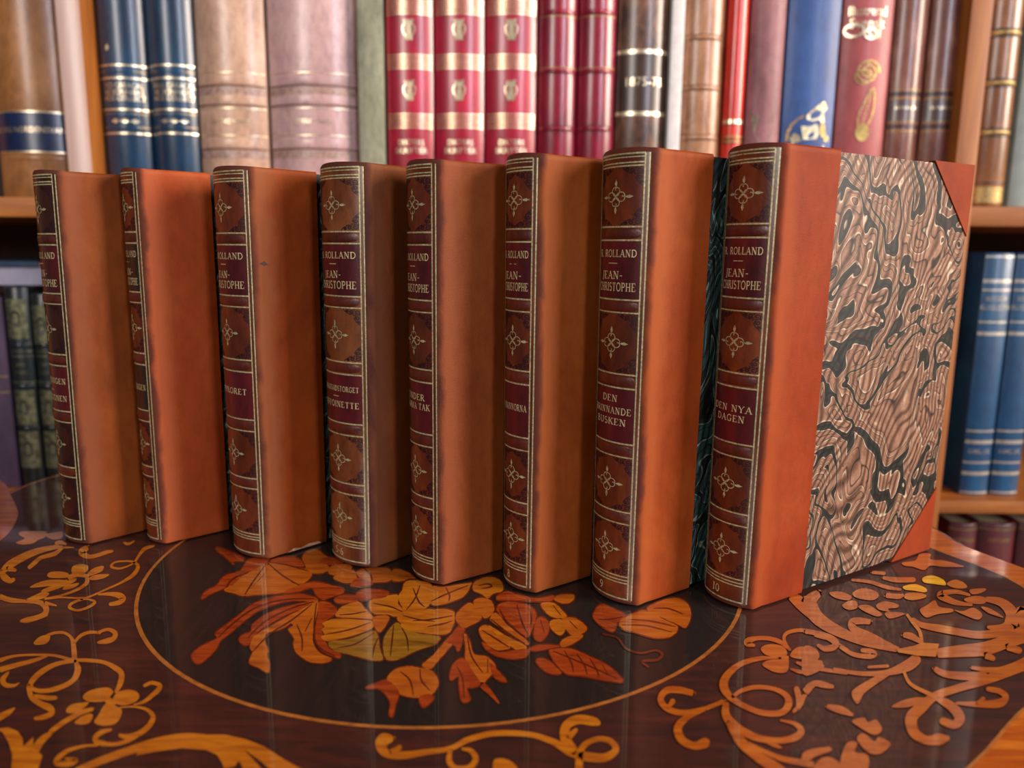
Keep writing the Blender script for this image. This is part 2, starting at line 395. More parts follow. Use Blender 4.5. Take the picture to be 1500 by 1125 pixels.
# ------------------------------------------------------------------ SHELVED BOOKS
def shelf_book(name, label, px0, px1, row, spine, z0, H, dep=.17, round_=.16, D=DS+.014, board=None, group=None, joint=.35, cat='book'):
    """a standing book; returns (thing, Spine, z(row)) so that bands and gilding can be added"""
    x0, x1 = on_wall(px0, row, D)[0], on_wall(px1, row, D)[0]
    T = x1-x0-.0006; xc = (x0+x1)/2
    sag = round_*T
    t = thing(name, label, cat, (xc, D+sag, z0), 0, group)
    S = Spine(T, round_)
    V, F = [], []
    prof = [(-S.w/2+S.w*i/20) for i in range(21)]
    zs = [0, .0007, .002, H-.002, H-.0007, H]
    of = [-.0012, -.0003, 0, 0, -.0003, -.0012]
    for z, o in zip(zs, of):
        for a in prof: V.append(S.pt(a, z, o))
    for z in (H, 0):                                   # turned-in caps
        for a in prof: V.append(S.pt(a*.9, z, -.004))
    n = 21
    for j in range(5):
        for i in range(20): q = j*n+i; F.append([q, q+1, q+n+1, q+n])
    for i in range(20):
        F.append([5*n+i, 5*n+i+1, 6*n+i+1, 6*n+i]); F.append([7*n+i, 7*n+i+1, i+1, i])
    obj('spine', V, F, spine, t, auto=.7)
    bt = min(.0028, T*.22)
    bm_ = board or spine
    for s_ in (-1, 1):
        xa, xb = sorted((s_*T/2, s_*(T/2-bt)))
        obj('cover_board', *box_vf(xa, xb, .0008, dep, 0, H, .0006), bm_, t, auto=.6)
    if T > .006:
        obj('page_block', *box_vf(-T/2+bt, T/2-bt, .0015, dep-.004, .003, H-.003), PAGES, t)
    def zr(r, px=None): return on_wall((px0+px1)/2 if px is None else px, r, D)[1]-z0
    return t, S, zr
def gline(t, S, zr, rows, th=.0007, mat=None, name='gilt_line', frac=.98):
    for r in rows:
        z = zr(r); obj(name, *S.patch(-S.w/2*frac, S.w/2*frac, z-th/2, z+th/2, .0003), mat or GOLDB, t, smooth=True)
def gband(t, S, zr, rows, hh, rise, mat, frac=.99, name='raised_band'):
    for r in rows:
        obj(name, *S.band(-S.w/2*frac, S.w/2*frac, zr(r), hh, rise), mat, t, smooth=True)
def glabel(t, S, zr, r0, r1, mat, frac=.99, off=.0002, name='title_label'):
    return obj(name, *S.patch(-S.w/2*frac, S.w/2*frac, zr(r1), zr(r0), off), mat, t, smooth=True)
def gtext(t, S, zr, row, s, size, mat=None, squash=1.0, a=0, off=.0005):
    return obj('lettering', *S.flat(font_vf(s, size, squash), a, zr(row), off), mat or GOLDB, t)

UZ = Z_UP
BH = .27
M_tan = leather('tan_calf', '7a4a22', 'a06a3c', 'b8804e', .36, 22, .2, 300, coat=.3)
M_navyl = leather('navy_label_leather', '0a1a3c', '10264e', '16305c', .3, 40, .2, coat=.4)
t, S, zr = shelf_book('antique_book', 'wide tan leather volume with navy label at the far left of the upper shelf', -25, 89, 120, M_tan, UZ, BH, round_=.2)
glabel(t, S, zr, 163, 222, M_navyl); gline(t, S, zr, (163, 222), .0014)
gtext(t, S, zr, 190, 'GEORG NORDENSVAN', .0072, squash=.92, a=-.002)
gband(t, S, zr, (231,), .002, .0006, M_tan)

M_navy = leather('navy_cloth', '042038', '06304e', '083c5e', .34, 40, .4, 700, coat=.5)
grpb = 'two navy blue bindings on the upper shelf'
for (a, b, lab, s1) in ((137, 211, 'navy blue cloth volume with a pale chip on its spine, next to the pale upright', 'VID CARACAL'), (213, 281, 'navy blue cloth volume standing between its twin and a beige book', 'HALL CARACAL')):
    t, S, zr = shelf_book('cloth_book', lab, a, b, 120, M_navy, UZ, BH, round_=.24, group=grpb)
    gline(t, S, zr, (95, 114, 160, 195), .0015); gline(t, S, zr, (104, 166, 186), .0008, GOLDW)
    gband(t, S, zr, (104.5, 168, 186), .0018, .0006, M_navy)
    gtext(t, S, zr, 125, s1, .0066, squash=.82, a=.003); gtext(t, S, zr, 135, 'RE BONNIERS', .0066, squash=.86, a=.003); gtext(t, S, zr, 144, 'HOS COLLECT', .0066, squash=.86, a=.003)
    for k in (-1, 0, 1):
        obj('gilt_ornament', *S.flat(poly_vf([(-.004, 0), (0, .0022), (.004, 0), (0, -.0022)]), k*.0085+.003, zr(177), .0006), GOLDB, t)
    if a == 137:
        obj('spine_chip', *S.flat(poly_vf([(-.002, -.002), (-.0012, .001), (.0004, .003), (.0022, .0004), (.001, -.0024)]), -.009, zr(69), .0004), PAGES, t)

M_beige = leather('beige_calf', 'a07c66', 'c49c84', 'd2ae96', .34, 26, .7, 400, coat=.3)
M_rosec = leather('dusty_rose_calf', 'a88484', 'c69e9c', 'd4b0aa', .34, 26, 1.7, 400, coat=.3)
M_groove = plain('groove_shadow_leather', '6e4c40', .5, 0, .3, 400); M_speck = leather('speckled_frieze_leather', '6a5048', 'a8867a', 'c0a090', .4, 420, .7, 400)
for (a, b, M, lab) in ((283, 385, M_beige, 'beige leather volume with tooled bands beside the navy books'), (388, 520, M_rosec, 'very thick dusty pink leather volume beside the thin sage green book')):
    t, S, zr = shelf_book('antique_book', lab, a, b, 120, M, UZ, BH, round_=.17)
    gline(t, S, zr, (106, 158, 198), .0006, GOLDB); gband(t, S, zr, (115, 145, 209), .0052, .0008, M)
    gline(t, S, zr, (125, 153.5, 218), .0016, M_groove, 'tooled_groove'); gline(t, S, zr, (133, 226), .006, M_speck, 'tooled_frieze')
    gtext(t, S, zr, 178, 'LETTRE VOICE', .0055, squash=1.0)
M_sage = leather('sage_cloth', '74765e', '92927a', 'aaa68c', .6, 30, .9, 900, coat=0)
shelf_book('cloth_book', 'thin sage green cloth book beside the crimson gilt set', 524, 562, 120, M_sage, UZ, BH, round_=.08)

M_crim = leather('crimson_cloth', '8a0424', 'a80a30', 'be1238', .34, 30, .5, 800, coat=.6)
GOLDR = plain('rose_gilt', 'f2cfa8', .3, .8, .2, 300)
LYRE = merge(poly_vf([(-.004, .006), (-.0042, .0085), (-.003, .0075), (-.001, .0085), (.001, .0078), (.003, .0088), (.0046, .009), (.004, .006), (.0022, .004), (-.0022, .004)]),
             ribbon(catmull([(-.003, .005), (-.0052, .002), (-.0045, -.003), (-.002, -.006)], 5), .0006), ribbon(catmull([(.003, .005), (.0052, .002), (.0045, -.003), (.002, -.006)], 5), .0006),
             poly_vf([(-.0024, .004), (.0024, .004), (.0026, -.005), (-.0026, -.005)]),
             poly_vf([(-.0034, -.005), (.0034, -.005), (.0036, -.0088), (-.0036, -.0088)]))
for a, b, lab, l2 in ((565, 634, 'crimson book with gilt lyres beside the sage green book', 'SAMLADE'), (636, 709, 'crimson book with gilt lyres in the middle of its set of three', 'SAMLADE'), (711, 786, 'crimson book with gilt lyres beside the ribbed red leather pair', 'SAMLADE')):
    t, S, zr = shelf_book('cloth_book', lab, a, b, 120, M_crim, UZ, BH, round_=.16, group='three crimson books with gilt lyres')
    for r0 in (0, 80, 167):
        for k in range(5): gline(t, S, zr, (r0+k*4.9,), .0012, GOLDR, frac=.94)
    for r0 in (43, 132): obj('gilt_lyre', *S.flat(LYRE, .0, zr(r0), .0005), GOLDB, t)
    gtext(t, S, zr, 209, 'DIKTERS', .007, squash=.9, a=.001); gtext(t, S, zr, 221, 'SKRIFTER', .0072, squash=1.0, a=.001)

M_redl = leather('ruby_leather', '5c0a1c', '86102c', '9a1a34', .3, 40, 1.1, 400, coat=.5)
for a, b, lab in ((788, 846, 'ribbed ruby red leather volume touching the crimson gilt set'), (847, 902, 'ribbed ruby red leather volume touching the mottled brown volume')):
    t, S, zr = shelf_book('antique_book', lab, a, b, 120, M_redl, UZ, BH, round_=.24, group='two ribbed ruby leather volumes')
    gband(t, S, zr, (17, 103, 188), .0022, .0016, M_redl); gline(t, S, zr, (23, 99), .0008, GOLDW); gline(t, S, zr, (108, 183, 193), .0005, TOOL)

M_mott = leather('mottled_brown_calf', '2c1a12', '5c3a28', '8a5e44', .36, 70, .8, 300, coat=.4, stretch=(1, 1, .8))
M_mdark = leather('dark_brown_label', '2a1810', '3e2618', '54382a', .34, 60, .2, 300, coat=.4)
t, S, zr = shelf_book('antique_book', 'mottled dark brown volume lettered with years 1875-76', 904, 979, 120, M_mott, UZ, BH, round_=.2)
glabel(t, S, zr, 78, 164, M_mdark); gline(t, S, zr, (75, 166), .0034)
gtext(t, S, zr, 120, '1875-76.', .0108, squash=1.0, a=.002)
M_white = plain('white_paper_cover', 'e8e2e0', .7, 0, .1, 120)
t, S, zr = shelf_book('pamphlet', 'thin white paper pamphlet squeezed beside the mottled brown volume', 981, 1000, 120, M_white, UZ, BH, round_=.06)
gtext(t, S, zr, 60, '. . . . . . . . . .', .006, plain('grey_print', '9a9296', .7)).rotation_euler = (0, 0, 0)
M_tanl = leather('worn_tan_leather', '7a4a2c', 'a8744e', 'c29472', .36, 60, 1.9, 300, coat=.4)
t, S, zr = shelf_book('antique_book', 'worn tan leather volume with thin ribs beside the white pamphlet', 1001, 1061, 120, M_tanl, UZ, BH, round_=.22)
gband(t, S, zr, (54, 128, 201), .0022, .0014, M_tanl); gline(t, S, zr, (50, 58, 124, 132, 197, 205), .0005, TOOL)
M_verm = leather('vermilion_leather', 'b01a10', 'd02818', 'e03a24', .3, 40, .3, 500, coat=.5)
t, S, zr = shelf_book('cloth_book', 'narrow bright vermilion red book standing on the upper shelf', 1064, 1094, 120, M_verm, UZ, BH, round_=.3)
gline(t, S, zr, (178,), .0036); gline(t, S, zr, (182, 204, 210), .0007, TOOL); gline(t, S, zr, (200, 207), .0016, GOLDW)
M_mauve = leather('mauve_cloth', '6c3c40', '8a565a', '9c666a', .55, 30, 2.9, 900, coat=.05)
t, S, zr = shelf_book('cloth_book', 'mauve cloth book with a pale worn patch, left of the bright blue book', 1098, 1149, 120, M_mauve, UZ, BH, round_=.2)
obj('worn_patch', *S.flat(poly_vf([(-.012, .014), (-.006, .012), (0, .015), (.008, .013), (.009, .002), (.006, -.008), (.004, -.014), (-.004, -.012), (-.009, -.002)]), 0, zr(190), .0003), plain('pale_wear', '9c8a76', .7, 0, .4, 200), t)
M_blue = leather('cobalt_cloth', '1c3c72', '264c8c', '305a9c', .5, 20, .6, 900, coat=.1)
t, S, zr = shelf_book('cloth_book', 'cobalt blue cloth book with a gilt pictorial emblem low on its spine', 1152, 1228, 120, M_blue, UZ, BH, round_=.12)
def em(P, k=12.5, ox=1140, oy=130, pc=1186):
    return [((ox+x/k-pc)*.00064, zr(oy+y/k)) for x, y in P]
GOLDP = plain('pale_gilt', 'e6d6b0', .4, .5, .3, 300)
for P, M in (([(430, 680), (600, 690), (700, 640), (740, 700), (760, 800), (720, 920), (480, 930)], GOLDP), ([(520, 480), (650, 350), (760, 260), (820, 220), (860, 280), (900, 340), (850, 400), (830, 480), (860, 620), (800, 620), (740, 560), (640, 600), (520, 560)], GOLDP),
             ([(250, 900), (330, 810), (420, 860), (440, 960), (300, 1010)], GOLDB), ([(180, 960), (200, 780), (260, 640), (360, 540), (470, 480), (500, 510), (380, 570), (290, 680), (240, 800), (230, 960)], GOLDW),
             ([(860, 860), (950, 850), (960, 950), (870, 960)], GOLDW), ([(300, 1000), (480, 940), (700, 940), (880, 1020), (880, 1100), (300, 1100)], GOLDP), ([(780, 640), (860, 640), (900, 820), (820, 900), (770, 780)], GOLDW)):
    obj('gilt_emblem', *S.flat(poly_vf(em(P)), 0, 0, .0004), M, t)
M_pinkr = leather('faded_red_cloth', '8c3436', 'a84a4c', 'b85a5c', .5, 20, 3.6, 900, coat=.1)
t, S, zr = shelf_book('cloth_book', 'faded red cloth book with ornate gilt title and floral stem', 1232, 1306, 120, M_pinkr, UZ, BH, round_=.14)
gtext(t, S, zr, 16, 'Illustrerad', .0115, squash=.72, a=-.003); gtext(t, S, zr, 34, 'Svensk', .0125, squash=.9, a=-.003); gtext(t, S, zr, 49, 'Sal', .0125, squash=1.0, a=.003)
obj('gilt_flourish', *S.flat(merge(ribbon(_el(-.013, 0, .008, .005, 0, 360, 20), .0011), ribbon(_el(.002, -.003, .006, .004, 0, 360, 20), .001)), -.001, zr(44), .0005), GOLDB, t)
obj('gilt_rose', *S.flat(merge(ribbon(spiral(0, 0, .011, 0, 2.2, 40), .0009), ribbon(_el(-.004, -.004, .007, .006, 0, 360, 24), .0007), ribbon(_el(.003, .003, .006, .006, 0, 360, 20), .0006)), .001, zr(106), .0005), GOLDW, t)
obj('gilt_leaf', *S.flat(merge(ribbon(catmull([(-.005, -.018), (-.007, -.006), (-.002, .008), (.005, .02), (.007, .004), (.003, -.01), (-.004, -.018)], 5), .0008), ribbon([(-.004, -.018), (.004, .018)], .0005)), .002, zr(163), .0005), GOLDW, t)
obj('gilt_bud', *S.flat(merge(poly_vf([(.0062*math.cos(i*.35), .0078*math.sin(i*.35)) for i in range(18)])), .0, zr(194), .0005), plain('olive_gilt', 'b89a50', .45, .4, .3, 300), t)
M_br = leather('chestnut_calf', '5c2a20', '804a3a', '9c6a58', .34, 60, 4.1, 400, coat=.4)
M_brl = leather('dark_slate_label', '3a2a2a', '54403e', '6a5450', .34, 60, 4.1, 400, coat=.4)
for a, b, lab in ((1308, 1356, 'slim chestnut leather volume beside the faded red book'), (1360, 1409, 'slim chestnut leather volume against the right bookcase upright')):
    t, S, zr = shelf_book('antique_book', lab, a, b, 120, M_br, UZ, BH, round_=.2, group='two slim chestnut leather volumes')
    glabel(t, S, zr, 146, 177, M_brl); gline(t, S, zr, (131, 144, 178, 192), .0008, GOLDW); gline(t, S, zr, (137, 185), .0026, TOOL)
    gtext(t, S, zr, 158, 'SAMLINGAR', .0042, squash=.9)
M_brg = leather('walnut_calf', '5a3418', '84542c', 'a2703e', .34, 40, 5.1, 400, coat=.4)
t, S, zr = shelf_book('antique_book', 'walnut brown leather volume with gilt roped bands, right of the upright', 1447, 1497, 120, M_brg, UZ, BH, round_=.24)
gband(t, S, zr, (47, 121, 194), .0026, .0016, GOLDW); gline(t, S, zr, (41, 53, 115, 127, 188, 200, 268), .0012, TOOL)
glabel(t, S, zr, 274, 297, GOLDW, name='gilt_tail_panel')
shelf_book('cloth_book', 'pale grey book cut off by the right edge of the upper shelf', 1499, 1542, 120, plain('pale_grey_cloth', '8f9894', .6), UZ, BH, round_=.1)

# lower shelf, right bay
M_teal = leather('azure_cloth', '062f50', '083f66', '0c4c74', .42, 30, .6, 900, coat=.25)
SILV = plain('silver_gilt', 'd8d0c4', .36, .8, .2, 300)
LZ = Z_LO
for i, (a, b, lab) in enumerate(((1438, 1481, 'azure blue volume with silver lines beside the upright, lower right shelf'), (1484, 1527, 'azure blue volume with silver lines cut off by the right picture edge'))):
    t, S, zr = shelf_book('cloth_book', lab, a, b, 450, M_teal, LZ, .236, round_=.12, D=DS+.02, group='azure blue volumes on the lower shelf')
    gline(t, S, zr, (376, 425, 472, 632, 678, 722), .0018, SILV); gline(t, S, zr, (412, 489, 648, 694), .0034, SILV)
    gtext(t, S, zr, 438, 'BOCKER', .0065, SILV, .8); gtext(t, S, zr, 451, 'AUGUSTIN', .0072, SILV, .85); gtext(t, S, zr, 662, 'KARL LIG', .0062, SILV, .8)
M_maroon = leather('dark_maroon_cloth', '30040c', '480812', '5a0e18', .45, 30, .6, 900, coat=.2)
MZ = -.36
for a, b, lab in ((1394, 1436, 'dark maroon book under the lower shelf, partly behind the table edge'), (1438, 1495, 'dark maroon book with faint gilt title under the azure volumes'), (1497, 1545, 'dark maroon book under the lower shelf at the right picture edge')):
    t, S, zr = shelf_book('cloth_book', lab, a, b, 780, M_maroon, MZ, .255, round_=.2, D=DS+.02, group='maroon books on the bottom shelf in view')
    gtext(t, S, zr, 792, 'HISTORIA', .0055, GOLDW, .9); gline(t, S, zr, (776,), .0008, GOLDW)

# lower shelf, left bay
M_purp = leather('violet_cloth', '281a30', '34223a', '402c46', .55, 30, .6, 900, coat=.05)
t, S, zr = shelf_book('cloth_book', 'violet cloth book at the left picture edge, lower shelf', -48, 11, 560, M_purp, LZ, .186, round_=.1, D=DS+.012)
gline(t, S, zr, (552, 575), .0008, GOLDW)
M_grn = leather('bottle_green_leather', '040c10', '0a161a', '102026', .34, 40, .6, 700, coat=.4)
OLG = plain('greenish_gilt', '8c8c6e', .42, .7, .6, 240)
for a, b, lab in ((14, 49, 'bottle green book with gilt oval panels beside the violet book'), (51, 86, 'bottle green book with gilt oval panels, half hidden by the leftmost orange book')):
    t, S, zr = shelf_book('antique_book', lab, a, b, 560, M_grn, LZ, .196 if a < 30 else .19, round_=.2, D=DS+.012, group='bottle green gilt volumes')
    top = 430 if a < 30 else 440
    for r0, r1 in ((top+8, top+66), (572, 622), (632, 685)):
        gp = glabel(t, S, zr, r0, r1, OLG, frac=.8, off=.0003, name='gilt_panel')
        zc = (zr(r0)+zr(r1))/2; hz = abs(zr(r0)-zr(r1))/2
        obj('oval_medallion', *S.flat(poly_vf([(.0042*math.cos(i*.314), hz*.42*math.sin(i*.314)) for i in range(20)]), 0, zc, .0006), M_grn, t)
        for q in (-.78, .78):
            obj('tooled_bar', *S.flat(poly_vf([(-.005, zc+hz*q-.001), (.005, zc+hz*q-.001), (.005, zc+hz*q+.001), (-.005, zc+hz*q+.001)]), 0, 0, .0006), M_grn, t)
    gline(t, S, zr, (515, 522, 560), .0009, OLG); gtext(t, S, zr, 535, 'DEN', .005, OLG, .9); gtext(t, S, zr, 546, 'STORE', .005, OLG, .9)
    gband(t, S, zr, (506, 566, 627), .0022, .0012, M_grn)
M_greyb = plain('lilac_grey_paper', '9a96aa', .7, 0, .08, 80)
x0 = on_wall(-40, 420, DS+.03)[0]; x1 = on_wall(66, 420, DS+.03)[0]
zt = LZ+.1965
fb = thing('pamphlet', 'pale lilac grey booklet lying flat across the bottle green books', 'booklet', ((x0+x1)/2, DS+.03, zt))
w = (x1-x0)/2
obj('cover', *merge(box_vf(-w, w, 0, .15, 0, .0016, .0004), box_vf(-w, w, 0, .15, .0155, .017, .0004)), M_greyb, fb)
obj('page_block', *box_vf(-w+.0005, w-.0005, .0008, .148, .0016, .0155), M_greyb, fb)
fb2 = thing('thin_book', 'thin navy book lying on top of the pale lilac grey booklet', 'book', ((x0+x1)/2-.004, DS+.028, zt+.0172))
obj('cover', *merge(box_vf(-w, w, 0, .16, 0, .001, .0003), box_vf(-w, w, 0, .16, .005, .006, .0003), box_vf(-w, w, 0, .001, 0, .006, .0003)), M_navy, fb2)
obj('page_block', *box_vf(-w+.001, w-.001, .001, .157, .001, .005), PAGES, fb2)

# ------------------------------------------------------------------ TABLE
TC = (-.0327, .391); TR = .1493
M_ground = wood('rosewood_ground', '1c0502', '340d05', '4e1a09', .6, .55, .045, (2.2, 14, 1), (0, 0, .7), 11, 6)
M_medal = wood('medallion_rosewood', '060201', '0e0503', '22100a', .6, .6, .045, (14, 2.0, 1), (0, 0, .25), 11, 6)
M_border = wood('banded_border_veneer', '7a2c08', 'b4560f', 'd47a20', .35, 1, .06, (2, 26, 1), (0, 0, -.75), 10, 4)
M_string = plain('stringing_inlay', 'b86c28', .4, 0, .25, 200, 1)
def inlay(name, d, m, l, rot=.4):
    return wood(name, d, m, l, .35, 1, .06, (6, 34, 1), (0, 0, rot), 9, 3)
IN_O = inlay('satinwood_inlay', '82360a', 'aa5410', 'bc6c1a')
IN_Y = inlay('golden_inlay', '8a420c', 'b4640f', 'c67c1a', -.4)
IN_R = inlay('reddish_inlay', '621c06', '92340c', 'ac4c14', 1.1)
IN_G = inlay('olive_inlay', '5a3a0c', '8a5c14', 'a6741c', .1)
IN_B = inlay('bright_yellow_inlay', 'b47808', 'd89c10', 'ecb81c', .2)
IN_D = inlay('dark_red_inlay', '3c1004', '541a08', '6c260c', .2)
table = thing('marquetry_table', 'glossy dark rosewood table inlaid with orange flowers and scrolls', 'table', (0, 0, FLOORZ))
ZB = -FLOORZ
right = [(-90, .245), (-70, .243), (-46, .243), (-33, .254), (-20, .280), (-6, .286), (4.5, .266), (10, .267), (20, .272), (32, .285), (45, .27), (60, .235)]
left = [(90, .215), (120, .235), (135, .275), (148, .312), (156, .318), (164, .305), (174, .285), (186, .285), (200, .280), (213, .254), (226, .243), (250, .243)]
full = right+left
def outline(extra, n=5, thin=False):
    def ex(a): return extra*(.12 if thin and 130 < a < 182 else 1)
    P = [((TC[0]+(r+ex(a))*math.cos(math.radians(a))), (TC[1]+(r+ex(a))*math.sin(math.radians(a)))) for a, r in full]
    return catmull(P, n, True)
def slab(P, z0, z1):
    n = len(P); V = [(x, y, z1) for x, y in P]+[(x, y, z0) for x, y in P]
    tr = tessellate_polygon([[Vector((x, y, 0)) for x, y in P]])
    F = [list(t) for t in tr]+[[i+n for i in t][::-1] for t in tr]+[[i, (i+1) % n, n+(i+1) % n, n+i] for i in range(n)]
    return V, F
OB = outline(.021, thin=True)
def moulded(P):
    # edge moulding swept round the outline: rounded lip, cove below
    prof = [(0, -.0006), (.0022, -.0012), (.0036, -.003), (.0042, -.006), (.0036, -.009), (.0016, -.0105), (-.001, -.012), (-.003, -.016), (-.004, -.02), (-.012, -.022)]
    n = len(P); V, F = [], []
    for d, z in prof:
        for i in range(n):
            a, b = P[i-1], P[(i+1) % n]; dx, dy = b[0]-a[0], b[1]-a[1]; l = math.hypot(dx, dy)
            V.append((P[i][0]+dy/l*d, P[i][1]-dx/l*d, z+ZB))
    for j in range(len(prof)-1):
        for i in range(n): F.append([j*n+i, (j+1)*n+i, (j+1)*n+(i+1) % n, j*n+(i+1) % n])
    F.append(list(range((len(prof)-1)*n, len(prof)*n)))
    return V, F
def at_z(vf, z): return [(x, y, z) for x, y in vf[0]], vf[1]
obj('border_band', *at_z(poly_vf(OB), ZB-.0006), M_border, table)
obj('edge_moulding', *moulded(OB), M_ground, table, auto=1.0)
OI = outline(0)
obj('ground_veneer', *at_z(poly_vf(OI), ZB-.0005), M_ground, table)
SI = [q for q in OI if not (q[0] < -.2 and q[1] > .40)]
k0 = max(range(len(SI)), key=lambda i: math.hypot(SI[i][0]-SI[i-1][0], SI[i][1]-SI[i-1][1])); SI = SI[k0:]+SI[:k0]
obj('border_stringing', *at_z(ribbon(SI, .0006), ZB-.00044), M_string, table)
circ = [(TC[0]+TR*math.cos(i*math.pi/72), TC[1]+TR*math.sin(i*math.pi/72)) for i in range(144)]
def _px(P): return [on_table(x, y) for x, y in P]
obj('side_cartouche', *at_z(poly_vf(_px(catmull([(-60, 700), (0, 703), (14, 722), (24, 742), (26, 754), (18, 772), (0, 791), (-60, 830)], 5, True))), ZB-.00043), M_border, table)
obj('medallion_ground', *at_z(poly_vf(circ), ZB-.00042), M_medal, table)
obj('medallion_ring', *at_z(ribbon(circ+[circ[0]], .00085), ZB-.0004), M_string, table)
# under frame: apron, baluster stem and three scrolled feet
ap = outline(-.06)
obj('apron', *slab(ap, ZB-.075, ZB-.021), M_ground, table, auto=.9)
def lathe(prof, c, n=28):
    V, F = [], []
    for r, z in prof:
        for i in range(n): V.append((c[0]+r*math.cos(2*math.pi*i/n), c[1]+r*math.sin(2*math.pi*i/n), z))
    for j in range(len(prof)-1):
        for i in range(n): F.append([j*n+i, j*n+(i+1) % n, (j+1)*n+(i+1) % n, (j+1)*n+i])
    F.append(list(range(n))[::-1]); F.append([(len(prof)-1)*n+i for i in range(n)])
    return V, F
obj('pedestal', *lathe([(.03, .1), (.06, .12), (.065, .18), (.04, .24), (.035, .3), (.055, .4), (.06, .46), (.035, .55), (.03, .6), (.07, .66), (.09, ZB-.075)], TC), M_ground, table, auto=1.0)
for k in range(4):
    a = math.pi/4+k*math.pi/2
    path = [(.04, .2), (.10, .19), (.16, .13), (.20, .06), (.235, .022), (.26, .02)]
    V, F = [], []
    pp = catmull(path, 5)
    for i, (r, z) in enumerate(pp):
        hw = .022-.008*i/len(pp); hh = .026-.008*i/len(pp)
        for sx, sz in ((-1, -1), (1, -1), (1, 1), (-1, 1)):
            V.append((TC[0]+r*math.cos(a)-sx*hw*math.sin(a), TC[1]+r*math.sin(a)+sx*hw*math.cos(a), max(0, z+sz*hh)))
    for i in range(len(pp)-1):
        for q in range(4): F.append([i*4+q, i*4+(q+1) % 4, i*4+4+(q+1) % 4, i*4+4+q])
    F.append([0, 1, 2, 3]); F.append([len(V)-1, len(V)-2, len(V)-3, len(V)-4])
    obj('foot', V, F, M_ground, table, auto=.7)

# marquetry: every inlaid piece is a thin veneer of its own on the table plane
ZI = [ZB-.00036]
def inlaid(vf, mat, name, up=0):
    ZI[0] += 8e-7
    V = [(*on_table(x, y), ZI[0]+up) for x, y in vf[0]]
    return obj(name, V, vf[1], mat, table)
def tr(P, c): return [((p[0]/c[2]+c[0], p[1]/c[2]+c[1]) + ((p[2]/c[2],) if len(p) > 2 else ())) for p in P]
def stroke(c, P, mat=None, name='scroll_inlay'):
    inlaid(ribbon(catmull(tr(P, c), 6)), mat or IN_Y, name)
def grow(P, d):
    n = len(P); ar = sum(P[i][0]*P[(i+1) % n][1]-P[(i+1) % n][0]*P[i][1] for i in range(n)); sg = 1 if ar > 0 else -1
    out = []
    for i in range(n):
        dx, dy = P[(i+1) % n][0]-P[i-1][0], P[(i+1) % n][1]-P[i-1][1]; l = math.hypot(dx, dy) or 1
        out.append((P[i][0]+sg*dy/l*d, P[i][1]-sg*dx/l*d))
    return out
rj = random.Random(3)
def shape(c, P, mat=None, name='petal_inlay', smooth=True, flower=False):
    Q = tr(P, c)
    if flower:
        Q = catmull(Q, 5, True)
        inlaid(poly_vf(grow(Q, 2.6)), IN_D, 'burnt_shadow_inlay', -.00003)
        Q = [(x+rj.uniform(-.45, .45), y+rj.uniform(-.4, .4)) for x, y in grow(Q, .7)]
        inlaid(poly_vf(Q), mat, name)
    else: inlaid(poly_vf(catmull(Q, 4, True) if smooth else Q), mat or IN_Y, name)
A = (0, 680, 5.0)
for P in ([(0,800,14),(60,740,28),(140,690,28),(250,640,24),(360,610,18),(450,600,10)], [(460,605,8),(400,650,16),(300,680,14),(250,720,16),(215,750,14)], [(60,760,20),(110,770,12)], [(10,780,14),(30,820,26),(70,848,20),(98,840,14)],
          [(405,580,14),(440,568,16),(480,580,8)], [(470,605,8),(540,605,3)], [(640,605,18),(600,640,28),(650,672,16),(720,660,14),(780,640,14),(820,632,10)], [(910,570,10),(940,580,10),(980,560,6)],
          [(1130,592,6),(1060,615,14),(1020,660,10),(985,715,8)], [(985,715,7),(940,740,6),(870,760,8),(815,745,10),(840,715,7),(920,705,6),(985,715,10),(1010,750,14),(970,810,14),(880,865,8),(780,910,7),(680,955,7),(600,985,8)],
          [(600,985,8),(530,1010,10),(510,1045,12),(570,1065,8),(650,1040,10),(695,1005,10),(650,985,7),(590,985,5)], [(640,830,16),(630,870,14),(560,915,10),(450,955,8),(330,980,8)], [(500,830,20),(560,805,16),(640,815,14)],
          [(330,980,8),(450,970,6),(560,975,6),(640,970,5)], [(720,950,6),(800,945,14),(870,955,22),(900,978,22),(870,1008,18),(810,1020,14)],
          [(0,965,20),(80,990,18),(200,1000,12),(280,1005,18),(330,1035,22),(335,1080,20),(290,1110,18),(200,1130,14)], [(200,990,10),(310,955,24),(350,945,10)], [(330,1010,14),(410,1030,6)]):
    stroke(A, P)
for P in ([(150,490),(240,485),(340,490),(330,530),(280,550),(240,575),(170,585),(115,570),(180,540),(140,515)], [(330,510),(440,490),(460,500),(450,540),(380,545)], [(345,805),(370,785),(440,780),(500,795),(490,825),(430,830),(360,825)],
          [(525,790),(530,745),(580,728),(640,735),(640,775),(600,800),(560,810)], [(640,800),(680,760),(755,740),(750,775),(700,800),(650,815)], [(650,830),(700,805),(800,800),(760,830),(680,845)],
          [(220,900),(260,870),(340,845),(440,840),(500,850),(430,880),(340,890)], [(300,925),(340,900),(440,870),(520,840),(560,830),(540,860),(430,905),(330,935)], [(460,915),(480,885),(560,865),(580,870),(540,900)]):
    shape(A, P)
B = (0, 900, 5.0)
